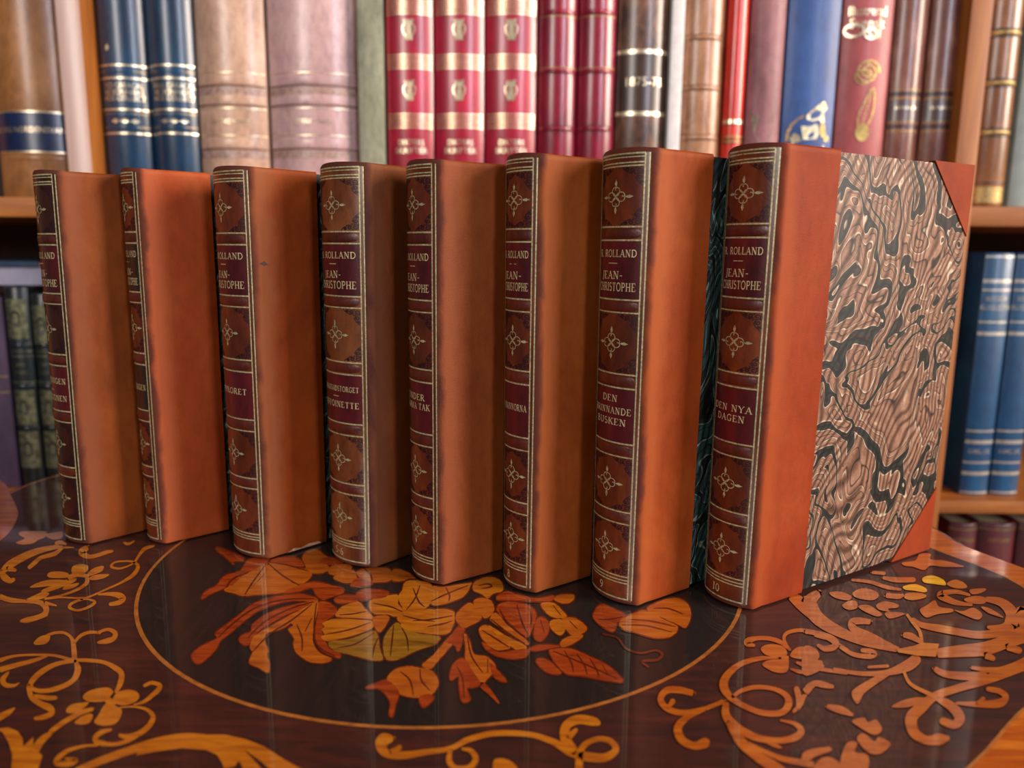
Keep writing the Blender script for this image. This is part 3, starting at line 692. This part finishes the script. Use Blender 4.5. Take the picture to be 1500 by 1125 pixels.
for P in ([(150,45,10),(200,35,20),(270,20,16),(340,0,10)], [(340,150,10),(400,130,10),(470,130,10),(520,165,12),(538,220,18),(545,320,20)], [(545,200,10),(590,150,12),(660,125,12),(730,130,10)], [(720,125,10),(790,105,12),(842,130,18),(832,170,18),(780,190,20),(720,200,10)],
          [(0,330,16),(100,300,10),(250,290,8),(400,295,10),(520,325,12),(640,330,14),(760,345,14),(850,390,20),(890,430,20),(880,500,20),(850,560,12)], [(0,400,20),(100,370,18),(250,330,14),(340,300,8)], [(60,420,10),(20,470,20),(40,510,18),(100,515,12),(140,495,4)],
          [(550,335,12),(570,400,24),(530,480,18),(420,535,18),(300,555,16),(230,530,16),(235,480,20),(310,410,20),(420,355,16),(550,335,12)], [(210,520,18),(230,600,20),(300,650,22),(365,680,26),(375,720,20),(320,745,18),(260,755,14)], [(250,590,12),(340,605,18),(405,605,14)],
          [(-20,755,24),(60,712,20),(105,680,6)], [(680,685,14),(600,710,18),(520,750,18),(440,800,18),(375,850,18)], [(780,610,24),(820,650,28)], [(980,655,5),(1050,635,12),(1110,590,16),(1160,545,18),(1168,512,16),(1110,495,14),(1060,515,12)],
          [(880,675,5),(980,670,6),(1070,690,12),(1120,740,18),(1090,810,20),(1010,870,20),(930,890,20),(880,880,14)], [(1010,880,12),(920,925,14),(820,945,14),(720,930,20),(695,900,18),(740,858,18),(810,838,10)], [(720,950,8),(600,960,10),(480,1000,16),(410,1070,20),(450,1090,18),(520,1080,22),(556,1058,14),(480,1050,8)],
          [(560,1140,24),(750,1060,28),(950,990,30),(1150,930,34),(1350,903,40),(1500,915,44)], [(375,860,14),(310,910,26),(260,980,30),(230,1060,30)]):
    stroke(B, P)
for P in ([(245,205),(280,165),(330,145),(365,150),(360,185),(330,210),(270,218)], [(605,595),(650,555),(720,535),(790,530),(830,560),(800,600),(760,630),(680,635),(630,625)], [(830,600),(870,560),(940,545),(1000,560),(1020,600),(980,640),(900,660),(830,640)],
          [(770,650),(830,660),(890,690),(880,750),(840,795),(760,810),(690,785),(720,730)], [(485,690),(520,655),(600,640),(650,640),(600,690),(540,715),(490,715)], [(545,785),(600,740),(660,720),(680,740),(650,790),(580,800)]):
    shape(B, P)
shape(B, [(-30,830),(60,820),(130,850),(165,900),(170,960),(245,890),(240,960),(310,1030),(270,1150),(80,1150),(90,1020),(60,930),(20,860)], IN_Y, 'leaf_inlay', False)
E5 = (200, 980, 3.75)
shape(E5, [(0,415),(150,375),(330,355),(480,355),(600,380),(700,420),(800,485),(880,530),(940,560),(750,560),(680,500),(610,450),(590,440),(640,490),(700,560),(590,560),(575,520),(560,500),(540,530),(480,544),(470,510),(440,465),(380,440),(250,430),(100,450),(0,470)], IN_Y, 'leaf_inlay', False)
F6 = (500, 1000, 3.261)
for P in ([(245,262,14),(205,268,32),(190,300,26),(220,335,20),(300,342,18),(400,328,14),(520,310,12),(600,270,14),(700,242,14),(800,236,14),(920,247,13),(1020,282,16),(1090,322,22),(1150,345,22)], [(1150,345,22),(1250,355,20),(1310,320,16),(1290,278,14),(1230,264,12),(1170,287,14),(1140,332,16),(1135,430,20)],
          [(1110,322,22),(1070,262,24),(1075,202,22),(1130,172,22),(1200,180,22),(1225,188,14)], [(1090,252,16),(1120,222,10)], [(520,320,10),(515,370,14),(545,402,12),(610,402,14),(642,360,14),(620,322,12),(580,312,6)], [(240,327,14),(278,306,12)]):
    stroke(F6, P)
shape(F6, [(730,365),(790,362),(840,400),(830,440),(735,440)])
C = (260, 780, 4.1667)
for P, M in (([(150,400),(170,360),(240,320),(290,260),(380,235),(440,160),(560,150),(500,210),(420,260),(380,290),(290,330),(200,370)],IN_R), ([(285,345),(350,310),(400,265),(520,200),(545,185),(530,240),(440,340),(410,380),(340,365)],IN_O),
             ([(416,380),(456,332),(534,252),(555,196),(600,234),(700,304),(745,324),(650,360),(540,370),(480,375)],IN_O), ([(560,180),(620,184),(700,204),(810,234),(800,280),(740,310),(660,270),(600,220)],IN_O), ([(570,165),(640,150),(730,155),(770,200),(680,195),(600,178)],IN_R),
             ([(235,95),(300,105),(400,150),(390,170),(350,170),(340,190),(310,160)],IN_R), ([(765,150),(790,115),(850,105),(890,130),(920,160),(870,178),(830,178),(790,205)],IN_O), ([(785,212),(830,184),(910,194),(920,225),(860,245),(800,235)],IN_O), ([(924,225),(944,202),(1010,192),(1060,200),(1040,236),(980,253),(930,248)],IN_O),
             ([(960,264),(1060,226),(1090,262),(1080,300),(1020,300),(970,285)],IN_O), ([(1060,312),(1100,276),(1180,284),(1190,310),(1120,325),(1070,325)],IN_R), ([(1094,240),(1160,215),(1290,220),(1300,286),(1200,298),(1120,270)],IN_O), ([(1312,288),(1322,222),(1400,240),(1450,285),(1380,290)],IN_O), ([(870,168),(930,150),(1010,170),(990,190),(920,192)],IN_R),
             ([(650,362),(760,314),(830,300),(900,310),(940,320),(1010,340),(1000,370),(930,390),(890,405),(850,380),(820,334),(740,354)],IN_R), ([(90,745),(150,690),(240,645),(235,610),(300,560),(380,500),(470,430),(600,390),(740,375),(850,400),(830,418),(720,410),(600,430),(480,480),(400,540),(330,600),(260,655),(230,710),(130,795)],IN_R),
             ([(380,660),(390,630),(450,600),(460,560),(540,500),(640,460),(760,430),(840,418),(740,466),(640,506),(560,554),(500,590),(430,680)],IN_R), ([(445,690),(470,632),(560,576),(680,508),(800,446),(720,520),(640,580),(545,610),(530,660),(550,710),(545,750),(560,800),(550,850),(500,820),(440,790),(460,730)],IN_O),
             ([(680,590),(710,560),(690,540),(740,480),(830,430),(858,422),(846,500),(826,590),(826,672),(866,734),(940,770),(880,790),(800,780),(730,730),(710,680),(715,640)],IN_O), ([(866,425),(930,430),(970,480),(900,540),(880,600),(900,660),(930,710),(990,735),(980,760),(900,726),(855,676),(840,600),(855,520)],IN_R),
             ([(970,490),(1010,450),(1100,420),(1140,460),(1190,508),(1180,520),(1060,516),(980,511)],IN_Y), ([(885,590),(900,570),(890,550),(950,528),(1060,528),(1180,538),(1190,575),(1080,620),(920,655),(880,635),(900,620)],IN_Y), ([(925,667),(1050,649),(1190,599),(1218,622),(1232,700),(1250,770),(1170,770),(1060,740),(960,715)],IN_G),
             ([(1170,440),(1200,402),(1336,378),(1344,430),(1380,482),(1336,508),(1280,495),(1200,490)],IN_Y), ([(1350,398),(1384,342),(1450,300),(1540,310),(1560,400),(1500,456),(1400,474)],IN_Y), ([(1344,512),(1420,490),(1560,466),(1600,560),(1540,606),(1430,586),(1370,556)],IN_Y),
             ([(1264,642),(1332,551),(1380,576),(1470,616),(1560,626),(1580,670),(1450,720),(1340,770),(1270,760)],IN_G), ([(1196,515),(1290,512),(1240,600),(1210,580)],IN_O), ([(1090,380),(1150,345),(1280,360),(1260,390),(1170,402),(1120,410)],IN_R), ([(960,402),(1000,382),(1086,382),(1100,400),(1080,420),(980,428)],IN_R),
             ([(1280,895),(1320,840),(1400,815),(1480,825),(1560,850),(1590,920),(1540,990),(1440,1000),(1360,980),(1330,930)],IN_O), ([(1150,945),(1220,915),(1275,900),(1330,940),(1350,980),(1330,1040),(1310,1115),(1295,1100),(1300,1030),(1260,970),(1220,945)],IN_R), ([(1480,1000),(1540,985),(1560,1010),(1500,1060)],IN_R)):
    shape(C, P, M, flower=True)
D4 = (600, 800, 3.75)
for P, M in (([(70,650),(130,600),(180,540),(240,480),(260,500),(220,550),(160,620),(110,670)],IN_O), ([(270,440),(300,455),(270,570),(250,540),(200,520),(230,490)],IN_R), ([(-30,205),(60,190),(96,220),(86,290),(106,320),(60,350),(-30,380)],IN_Y), ([(119,224),(200,222),(326,202),(334,210),(290,276),(150,321),(106,290)],IN_Y),
             ([(350,215),(370,188),(440,170),(500,190),(510,240),(460,255),(430,280),(400,260),(354,240)],IN_Y), ([(-30,398),(80,376),(150,344),(230,352),(246,380),(236,436),(200,478),(100,476),(-30,450)],IN_Y), ([(-30,462),(60,484),(160,494),(150,520),(60,550),(-30,580)],IN_G),
             ([(254,390),(292,334),(342,314),(394,388),(340,428),(292,441)],IN_O), ([(354,310),(392,282),(448,300),(461,350),(412,391)],IN_O), ([(480,330),(540,305),(640,320),(690,360),(680,430),(640,496),(560,426),(500,378)],IN_R), ([(444,397),(474,366),(540,434),(636,512),(646,536),(560,488),(480,428)],IN_O),
             ([(384,452),(428,436),(500,496),(552,550),(480,566),(412,518)],IN_O), ([(434,434),(520,486),(634,545),(620,566),(570,556),(504,502)],IN_Y), ([(402,524),(480,579),(560,574),(648,562),(640,600),(590,615),(500,605),(430,570)],IN_R), ([(700,402),(738,394),(766,430),(756,478),(720,516),(684,490)],IN_R),
             ([(725,312),(790,312),(830,345),(860,385),(800,388),(750,360)],IN_Y), ([(774,412),(826,402),(856,440),(828,486),(782,450)],IN_Y), ([(836,402),(900,392),(960,430),(970,460),(910,488),(872,468)],IN_O), ([(830,530),(860,502),(930,484),(950,492),(900,530),(840,550)],IN_O), ([(660,560),(720,542),(826,545),(760,558),(690,570)],IN_R),
             ([(480,290),(520,250),(600,265),(700,288),(786,272),(780,294),(740,300),(600,295)],IN_R), ([(794,287),(830,267),(900,267),(890,300),(840,310)],IN_O), ([(770,580),(800,562),(880,562),(980,600),(1060,640),(1120,680),(1170,740),(1060,730),(960,710),(870,700),(820,660)],IN_R), ([(700,620),(750,622),(826,684),(816,700),(760,690),(710,650)],IN_R),
             ([(300,480),(330,520),(350,590),(430,610),(470,660),(440,710),(400,745),(360,700),(310,620),(310,560)],IN_O), ([(240,650),(300,616),(350,700),(390,752),(350,770),(312,778),(330,840),(290,850),(275,770),(270,710),(225,730)],IN_R), ([(440,640),(490,690),(530,740),(470,720)],IN_R),
             ([(1010,380),(1050,320),(1130,350),(1184,380),(1140,416),(1116,466),(1050,430)],IN_R), ([(1156,412),(1220,374),(1296,354),(1400,404),(1470,440),(1440,490),(1350,500),(1240,470),(1172,450)],IN_O), ([(1306,347),(1380,300),(1460,285),(1520,310),(1545,370),(1520,440),(1480,428),(1400,392)],IN_O)):
    shape(D4, P, M, flower=True)
stroke(D4, [(400,760,18),(450,810,12),(490,860,4)], IN_R)
stroke(D4, [(1060,480,6),(1140,500,6),(1190,560,6),(1270,585,6),(1350,570,6),(1388,592,8),(1360,622,8),(1280,630,8),(1310,660,6)], IN_D)
for c, LL in ((C, ([(560,190),(640,258),(740,318)], [(540,190),(460,300),(412,376)], [(560,178),(680,198),(800,234)], [(250,640),(330,560),(470,460),(640,408),(830,400)], [(430,640),(540,536),(700,458),(830,420)], [(455,730),(560,620),(700,530),(820,436)], [(848,430),(836,560),(850,680),(960,752)],
                   [(1180,545),(1050,590),(900,620)], [(1150,480),(1060,495),(990,500)], [(1200,610),(1080,680),(980,700)], [(1225,640),(1200,700),(1190,760)], [(1320,565),(1310,660),(1300,750)], [(1370,580),(1400,640),(1410,720)], [(1370,480),(1300,450),(1200,430)], [(1400,466),(1450,400),(1480,320)], [(1380,505),(1480,530),(1570,540)], [(1140,215),(1180,260),(1190,295)], [(1360,845),(1420,900),(1440,990)], [(1480,830),(1490,900),(1540,960)], [(300,330),(340,280),(430,240)], [(730,560),(760,640),(760,720)], [(820,520),(780,600)])),
              (D4, ([(640,500),(540,420),(495,345)], [(650,480),(620,420),(590,320)], [(660,440),(670,400),(660,340)], [(630,530),(540,474),(450,400)], [(545,552),(480,510),(400,460)], [(790,575),(950,640),(1140,725)], [(850,572),(890,640),(900,690)], [(920,592),(960,650),(975,700)], [(990,615),(1030,680),(1040,720)], [(1060,650),(1090,700)], [(1170,430),(1300,435),(1440,470)], [(1210,400),(1330,410),(1460,440)], [(1040,400),(1100,400),(1170,385)], [(720,405),(740,470)], [(790,325),(830,375)],
                    [(120,300),(200,262),(320,214)], [(200,225),(220,270),(215,300)], [(20,230),(50,300),(80,330)], [(20,408),(120,400),(235,380)], [(100,440),(180,425),(230,410)], [(380,215),(430,205),(450,220),(400,230)], [(320,500),(340,600),(400,690)], [(260,660),(290,720),(300,830)], [(880,410),(920,450)], [(1340,340),(1420,340),(1500,370)], [(430,620),(430,690)]))):
    for P in LL: stroke(c, [(x, y, 4.5 if 0 < k < len(P)-1 else 2.0) for k, (x, y) in enumerate(P)], IN_D, 'vein_line_inlay')
G7 = (940, 870, 4.413)
for P in ([(330,638,20),(240,618,22),(160,622,22),(122,680,20),(170,740,20),(270,765,18),(400,740,14),(520,695,14)], [(170,735,10),(200,692,18)], [(410,745,8),(300,790,20),(235,860,26),(260,940,26),(340,978,24),(408,960,34)],
          [(880,410,6),(760,415,14),(640,450,18),(555,520,24),(530,590,28),(570,660,22),(660,720,18),(780,765,18),(900,765,20),(950,710,24),(930,650,18),(850,610,14),(740,600,14),(650,620,14),(590,660,12)], [(925,400,24),(930,450,22)], [(1000,440,8),(1080,465,16),(1200,490,12),(1324,505,14)],
          [(960,360,8),(900,310,14),(820,285,14),(740,285,14),(692,300,22),(684,320,18),(724,330,10)], [(950,350,8),(920,290,10),(940,250,12),(1020,232,12),(1120,245,12),(1210,272,16),(1256,312,20),(1238,348,16),(1180,355,14),(1140,330,8)], [(1120,267,8),(1190,287,8)], [(1270,325,12),(1330,360,10)],
          [(970,10,30),(1030,60,40),(1090,120,34),(1180,190,26),(1330,270,16)], [(1060,40,30),(1130,5,12)], [(980,760,10),(1020,720,16),(1050,660,14),(1080,600,22),(1140,572,16),(1200,590,18),(1235,600,8)], [(1012,740,12),(1018,680,20),(1002,612,18)],
          [(545,700,20),(545,780,26),(600,850,30),(680,900,26),(780,935,22),(900,945,20),(1000,920,24),(1030,880,22),(990,835,14),(900,815,6)], [(560,830,16),(640,950,32),(740,1040,32),(830,1100,38),(900,1150,40)], [(690,960,10),(780,1010,14),(900,1060,18),(1020,1085,20),(1100,1100,20)], [(780,940,8),(850,970,14),(900,990,6)],
          [(1070,1035,20),(1130,1022,22),(1210,1000,16)], [(1200,722,10),(1260,742,18),(1324,760,20)]):
    stroke(G7, P, IN_O)
for P in ([(770,350),(810,325),(880,325),(930,350),(936,396),(880,406),(800,390)], [(960,390),(1000,345),(1070,340),(1130,370),(1140,400),(1060,420),(980,410)], [(780,450),(830,424),(930,424),(950,470),(930,505),(870,505),(810,480)], [(960,480),(1040,490),(1120,484),(1090,515),(1010,510)], [(1124,430),(1165,430),(1170,470),(1134,480)], [(1130,1140),(1150,1070),(1210,1060),(1270,1080),(1280,1140)]):
    shape(G7, P, IN_O)
H8 = (1180, 770, 3.169)
for P in ([(215,250,6),(300,260,8),(380,285,9),(440,295,6)], [(360,240,8),(420,250,12),(500,250,12)], [(310,215,8),(365,220,8)], [(375,322,12),(430,327,12),(450,322,8)], [(640,312,14),(624,322,16),(650,336,16),(700,356,12),(770,366,6)], [(640,310,12),(700,305,10),(760,320,6)],
          [(840,340,12),(910,355,20),(955,400,28),(955,450,32),(920,476,24),(850,470,8)], [(960,470,22),(900,495,20),(800,505,18),(700,490,17),(620,475,17),(540,460,13),(500,435,10)], [(60,312,18),(22,350,32),(42,410,32),(100,460,28),(200,510,22),(300,545,18),(420,575,10)],
          [(300,445,12),(250,440,16),(216,446,16),(226,480,18),(300,510,16),(380,550,13),(430,570,8)], [(615,590,22),(720,580,28),(830,570,32),(920,540,32),(1030,495,42)], [(840,600,18),(870,615,12)], [(940,560,18),(990,578,16)], [(1000,400,28),(1025,460,30)], [(455,505,12),(490,512,16),(530,535,10)],
          [(130,665,8),(260,685,10),(380,680,14),(470,650,26),(510,622,26)], [(290,655,6),(380,650,8)], [(0,490,10),(60,500,12),(130,530,16),(136,558,14),(90,568,12),(60,555,8)], [(160,560,8),(220,595,10),(290,605,12),(320,598,12),(306,582,12),(265,577,10)], [(0,770,18),(40,732,14),(80,737,14),(122,745,10)], [(100,837,10),(160,852,18),(215,875,8)],
          [(1030,635,30),(900,690,24),(820,720,20),(700,755,18),(600,790,20),(540,840,26),(492,890,28),(504,958,24),(560,993,20),(620,990,26),(656,985,14)], [(600,790,14),(680,840,22),(716,890,24),(690,922,20),(640,906,18)], [(700,822,6),(800,827,14),(900,822,20),(930,792,14),(900,767,13),(850,757,12)], [(800,822,10),(825,802,10)], [(600,662,12),(650,687,16),(760,697,20),(830,690,14)], [(770,657,8),(900,670,16),(1014,634,20)]):
    stroke(H8, P, IN_O)
stroke(H8, [(470,410,6),(500,450,8),(530,490,8),(540,540,8)], IN_Y); stroke(H8, [(455,670,6),(490,735,8),(600,790,10)], IN_Y)
for P, M in (([(450,170),(510,160),(530,130),(580,130),(580,155),(640,160),(700,175),(735,190),(640,190),(580,185),(550,205),(500,190),(460,185)],IN_O), ([(545,240),(590,230),(640,250),(650,275),(600,270),(550,262)],IN_B), ([(455,280),(510,270),(560,290),(555,308),(500,300),(460,295)],IN_B), ([(470,312),(540,312),(560,330),(500,345),(460,335)],IN_Y), ([(655,270),(690,250),(730,260),(750,285),(700,290)],IN_Y),
             ([(110,310),(160,305),(212,325),(200,345),(140,335)],IN_O), ([(218,312),(260,290),(320,300),(340,325),(310,345),(240,335)],IN_O), ([(170,370),(200,348),(235,350),(240,380),(200,390)],IN_O), ([(245,372),(290,367),(326,387),(356,410),(330,420),(270,395)],IN_O), ([(330,365),(370,350),(430,365),(425,380),(384,384),(390,398),(340,388)],IN_O), ([(370,402),(430,400),(460,410),(390,430)],IN_O),
             ([(735,340),(790,325),(836,335),(830,360),(770,360)],IN_O), ([(765,295),(830,290),(835,300),(800,315),(770,315)],IN_O), ([(530,390),(560,370),(600,345),(620,375),(680,385),(680,400),(610,410),(560,425)],IN_O), ([(690,390),(730,395),(780,380),(820,410),(800,435),(740,415)],IN_O), ([(815,375),(860,385),(920,425),(850,405)],IN_O),
             ([(215,770),(250,740),(320,700),(360,684),(400,684),(320,740),(270,780),(245,825),(225,810)],IN_O), ([(-10,565),(40,565),(65,600),(50,640),(85,645),(70,670),(-10,690)],IN_O), ([(215,905),(270,890),(290,910),(330,900),(355,945),(320,970),(260,940)],IN_O), ([(240,980),(270,962),(320,1000),(340,980),(395,1010),(360,1050),(330,1060),(290,1050),(250,1010)],IN_O),
             ([(160,1100),(190,1010),(240,1005),(230,1050),(290,1064),(280,1140),(180,1140)],IN_O), ([(-10,1052),(60,1030),(120,1030),(110,1050),(60,1060),(-10,1105)],IN_O), ([(40,1140),(70,1080),(130,1080),(160,1140)],IN_O), ([(400,840),(450,810),(530,795),(560,810),(480,840)],IN_O)):
    shape(H8, P, M)
inlaid(poly_vf(tr([(425,575),(500,560),(540,545),(620,550),(605,610),(520,605),(430,590)], H8)), IN_Y, 'pale_inlay_chip', .0003)

# ------------------------------------------------------------------ THE EIGHT ORANGE BOOKS
HB = [ # ridge x, y, yaw deg, thickness, height, lean, colours (dark, mid, light), label 2, number, label
 (-.2277, .4020, 43.5, .0332, .1968, .0010, ('8a3e0e', 'a45014', 'b26022'), [('GRYNINGEN', .34), ('-', .55), ('MORGONEN', .72)], None, 'dull orange leather book with purplish stains, leftmost of the eight on the table'),
 (-.1870, .4033, 49.0, .0260, .1984, .0, ('b84818', 'cc5820', 'd86a30'), [('YNGLINGEN', .5)], None, 'bright coral orange leather book with a blackened title label, second from left'),
 (-.1249, .3844, 44.0, .0370, .1980, .0, ('943a0c', 'aa4a10', 'b85a1c'), [('UPPRORET', .42)], None, 'orange leather book with a dark nick beside its title, third from left'),
 (-.0682, .3741, 42.0, .0366, .1993, .0005, ('7c3a16', '904a1e', 'a05a2a'), [('MARKNADSTORGET', .3), ('-', .46), ('ANTOINETTE', .62)], '5-6', 'tan brown leather book numbered 5-6 on its spine, fourth from left'),
 (-.0320, .3539, 55.5, .0304, .1989, .0, ('8c3e16', 'a04e1c', 'ae5e28'), [('UNDER', .3), ('SAMMA TAK', .48)], None, 'grainy reddish brown leather book, fourth from the right'),
 (.0126, .3461, 54.0, .0263, .2010, .0, ('924012', 'a65016', 'b46022'), [('VÄNINNORNA', .45)], '8', 'amber orange leather book numbered 8 on its spine, third from the right'),
 (.0586, .3336, 54.6, .0318, .2023, .0, ('9e3c0e', 'b24c14', 'be5c20'), [('DEN', .2), ('BRINNANDE', .42), ('BUSKEN', .62)], '9', 'warm orange leather book numbered 9 on its spine, second from the right'),
 (.1103, .3308, 57.8, .0304, .2043, .0010, ('9a340e', 'ae4214', 'ba5222'), [('DEN NYA', .38), ('DAGEN', .56)], '10', 'orange leather book with swirling marbled paper cover in full view, rightmost of the eight'),
]
FAN = .08                       # the old bindings are a little swollen towards the head
JT = ['a05a3c', 'd06a40', 'b06840', '9c5e40', 'ac5c38', 'b8602e', 'c0602c', 'bc5626']
def hero(i, spec):
    rx, ry, yawd, T, H, lean, cols, lab2, num, label = spec
    yaw = math.radians(yawd); W = .1412; LW = .0342
    cxw = rx-math.cos(yaw)*T/2; cyw = ry+math.sin(yaw)*T/2
    t = thing('leather_bound_book', label, 'book', (cxw, cyw, 0), -yaw, 'matching orange leather books in a row on the table')
    sh = (lean*math.cos(yaw), lean*math.sin(yaw))
    def SH(V): return [(x*(1+FAN*(z/H-.2))+sh[0]*z/H, y+sh[1]*z/H, z) for x, y, z in V]
    S = Spine(T, .2, sh, H, FAN)
    D = ['40160a', '602510', '7e3a1a']
    if i == 0: D = ['200806', '34100a', '4a1a10']
    if i == 3: D = ['4c200e', '683418', '844c28']
    cols = [tuple(int(h[q:q+2], 16)/255*.76 for q in (0, 2, 4)) for h in cols]
    cols = [(r, g*.97, b*.95) for r, g, b in cols]
    M_cov = leather('cover_leather_%d' % (i+1), *cols, .55, 22, i*1.37, 1500, .2 if i not in (3, 4) else .5, .0, stretch=(1, 1, .6), spec=.14, con=.25, joint=tuple(int(JT[i][q:q+2], 16)/255*.78 for q in (0, 2, 4)), coatr=.3)
    M_spn = leather('spine_leather_%d' % (i+1), *D, .3, 44, i*2.1, 900, .12, .4)
    # leather wrap: strip on each board joined round the spine
    hw = S.w/2
    prof = []
    for k in range(9):                      # front strip, fore-edge side to joint
        y = LW-(LW-.0025)*k/8
        dip = -.00045*math.exp(-((y-.0075)/.0022)**2)
        prof.append(('s', T/2+dip, y))
    na = 22
    for k in range(na+1): prof.append(('a', hw*(1-2*k/na)))
    for k in range(9):
        y = .0025+(LW-.0025)*k/8
        dip = -.00045*math.exp(-((y-.0075)/.0022)**2)
        prof.append(('s', -T/2-dip, y))
    zs = [.0004, .0012, .003, .02, H*.25, H*.5, H*.75, H-.02, H-.003, H-.0012, H-.0002]
    of = [-.0003, -.0001, 0, 0, 0, 0, 0, 0, 0, .0001, -.0005]
    V, F = [], []; n = len(prof)
    for z, o in zip(zs, of):
        for q in prof:
            if q[0] == 's': V.append(((q[1]+(o if q[1] > 0 else -o))*(1+FAN*(z/H-.2))+sh[0]*z/H, q[2]+sh[1]*z/H, z))
            else: V.append(S.pt(q[1], z+(.0009*math.cos(q[1]/hw*1.5) if z > H-.004 else 0), o))
    for z in (H-.0004, .0004):
        for q in prof:
            if q[0] == 's': V.append((q[1]*(1-.0028/(T/2))*(1+FAN*(z/H-.2))+sh[0]*z/H, q[2]+sh[1]*z/H, z))
            else: V.append(S.pt(q[1]*.86, z, -.0032))
    for j in range(len(zs)-1):
        for k in range(n-1): F.append([j*n+k, j*n+k+1, (j+1)*n+k+1, (j+1)*n+k])
    J = len(zs)
    for k in range(n-1):
        F.append([(J-1)*n+k, (J-1)*n+k+1, J*n+k+1, J*n+k]); F.append([(J+1)*n+k, (J+1)*n+k+1, k+1, k])
    wrap = obj('leather_wrap', V, F, M_cov, t, auto=1.1)
    # boards covered in marbled paper, pages between
    for s_ in (1, -1):
        xa, xb = sorted((s_*(T/2-.0006), s_*(T/2-.003)))
        v, f = box_vf(xa, xb, .004, W, .0014, H-.0012, .0005)
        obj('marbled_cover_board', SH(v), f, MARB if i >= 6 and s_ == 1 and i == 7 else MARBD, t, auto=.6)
        e = .0002
        for zc, sg in ((H-.0003, -1), (.0003, 1)):
            c = .0352
            tri = [(W+e, zc), (W+e, zc+sg*c), (W-c, zc)]
            xo, xi = s_*(T/2), s_*(T/2-.0032)
            v = [(xo, y, z) for y, z in tri]+[(xi, y, z) for y, z in tri]
            obj('leather_corner', SH(v), [[0, 1, 2], [3, 4, 5], [0, 1, 4, 3], [1, 2, 5, 4], [2, 0, 3, 5]], M_cov, t, auto=.5)
    v, f = box_vf(-T/2+.003, T/2-.003, .001, W-.004, .003, H-.004)
    obj('page_block', SH(v), f, PAGES, t)
    # spine furniture
    fr = hw-.0030
    obj('spine_panel', *S.patch(-fr, fr, .0016, H-.0018, .00012, 22, 2), M_spn, t, smooth=True)
    for z in (.8275, .674, .512, .358, .204):
        obj('raised_band', *S.band(-fr, fr, z*H, .0024, .0009, 20, 8), BAND, t, smooth=True)
    rules = [(.990, .00035), (.983, .00025), (.972, .0003), (.9655, .0003), (.8415, .00035), (.8135, .00035), (.688, .00035), (.6605, .0003), (.527, .00035), (.4965, .00035), (.373, .00035), (.343, .0003), (.2175, .00035), (.19, .0003), (.066, .0003), (.058, .0003), (.051, .0003), (.013, .00035)]
    fi = fr-.0018
    for z, h in rules:
        obj('gilt_rule', *S.patch(-fi, fi, z*H-h, z*H+h, .0003, 18), GOLD, t, smooth=True)
    for a in (fr, fi, -fr, -fi):
        obj('gilt_border', *S.patch(a-.0003, a+.0003, .0025, H-.002, .00034, 1, 1), GOLD, t, smooth=True)
    gap = .0004
    L1 = obj('title_label', *S.patch(-fi+gap, fi-gap, .688*H+gap, .8135*H-gap, .0002, 18), LABELB if i == 1 else LABEL, t, smooth=True)
    L2 = obj('volume_label', *S.patch(-fi+gap, fi-gap, .373*H+gap, .4965*H-gap, .0002, 18), LABELB if i == 1 else LABEL, t, smooth=True)
    tw = (fi*2)*.90
    lines = [('R. ROLLAND', .786, .0031, tw*.97), ('JEAN-', .740, .0034, None), ('CHRISTOPHE', .715, .0036, tw*.97)]
    V, F = [], []
    parts = [S.flat(text_vf(s_, c_, w_), -.0003 if s_ != 'JEAN-' else -.002, z*H, .00035) for s_, z, c_, w_ in lines]
    parts.append(S.flat(ribbon([(-.0026, 0), (.0026, 0)], .00016), -.001, .765*H, .00035))
    obj('lettering', *merge(*parts), GOLDT, L1)
    parts = []
    for s_, f_ in lab2:
        z = (.4965-(.4965-.373)*f_)*H
        if s_ == '-': parts.append(S.flat(ribbon([(-.0022, 0), (.0022, 0)], .00016), -.001, z, .00035))
        else:
            c_ = .003 if len(s_) < 12 else .0026
            parts.append(S.flat(text_vf(s_, c_, min(tw, len(s_)*.0031), .1), -.0005, z, .00035))
    obj('lettering', *merge(*parts), GOLDT, L2)
    if num:
        obj('volume_number', *S.flat(text_vf(num, .0036), -.002, .032*H, .00035), GOLDT, t)
    for z0, z1 in ((.8415, .9655), (.527, .6605), (.2175, .343), (.066, .19)):
        zc = (z0+z1)/2*H
        obj('gilt_fleuron', *S.flat(([(x*.0090, y*.0080) for x, y in FLEUR[0]], FLEUR[1]), -.0005, zc, .0003), GOLD, t)
        for sx in (-1, 1):
            for sz in (-1, 1):
                base = z1*H if sz < 0 else z0*H
                vf = ([(sx*(fi-.0005-x*.0082), base+sz*(.0005+y*.0066)) for x, y in CORN[0]], CORN[1])
                obj('tooled_corner', *S.flat(vf, 0, 0, .00022), TOOL, t)
    if i == 2:   # rubbed pale edge at the foot
        v = [(T/2+.00025, y, z) for y, z in ((.010, .0006), (.014, .0022), (.018, .0012), (.023, .0024), (.029, .0018), (.031, .0006))]
        obj('rubbed_edge', SH(v), [[0, 1, 2, 3, 4, 5]], plain('rubbed_leather', 'c08a64', .7, 0, .3, 500), t)
    if i == 2:   # dark nick in the joint
        v = [(T/2+.0002, .001, .1522), (T/2+.0002, .0034, .1532), (T/2+.0002, .0054, .1516), (T/2+.0002, .0034, .1512)]
        obj('leather_nick', SH(v), [[0, 1, 2, 3]], TOOL, t)
for i, s in enumerate(HB): hero(i, s)
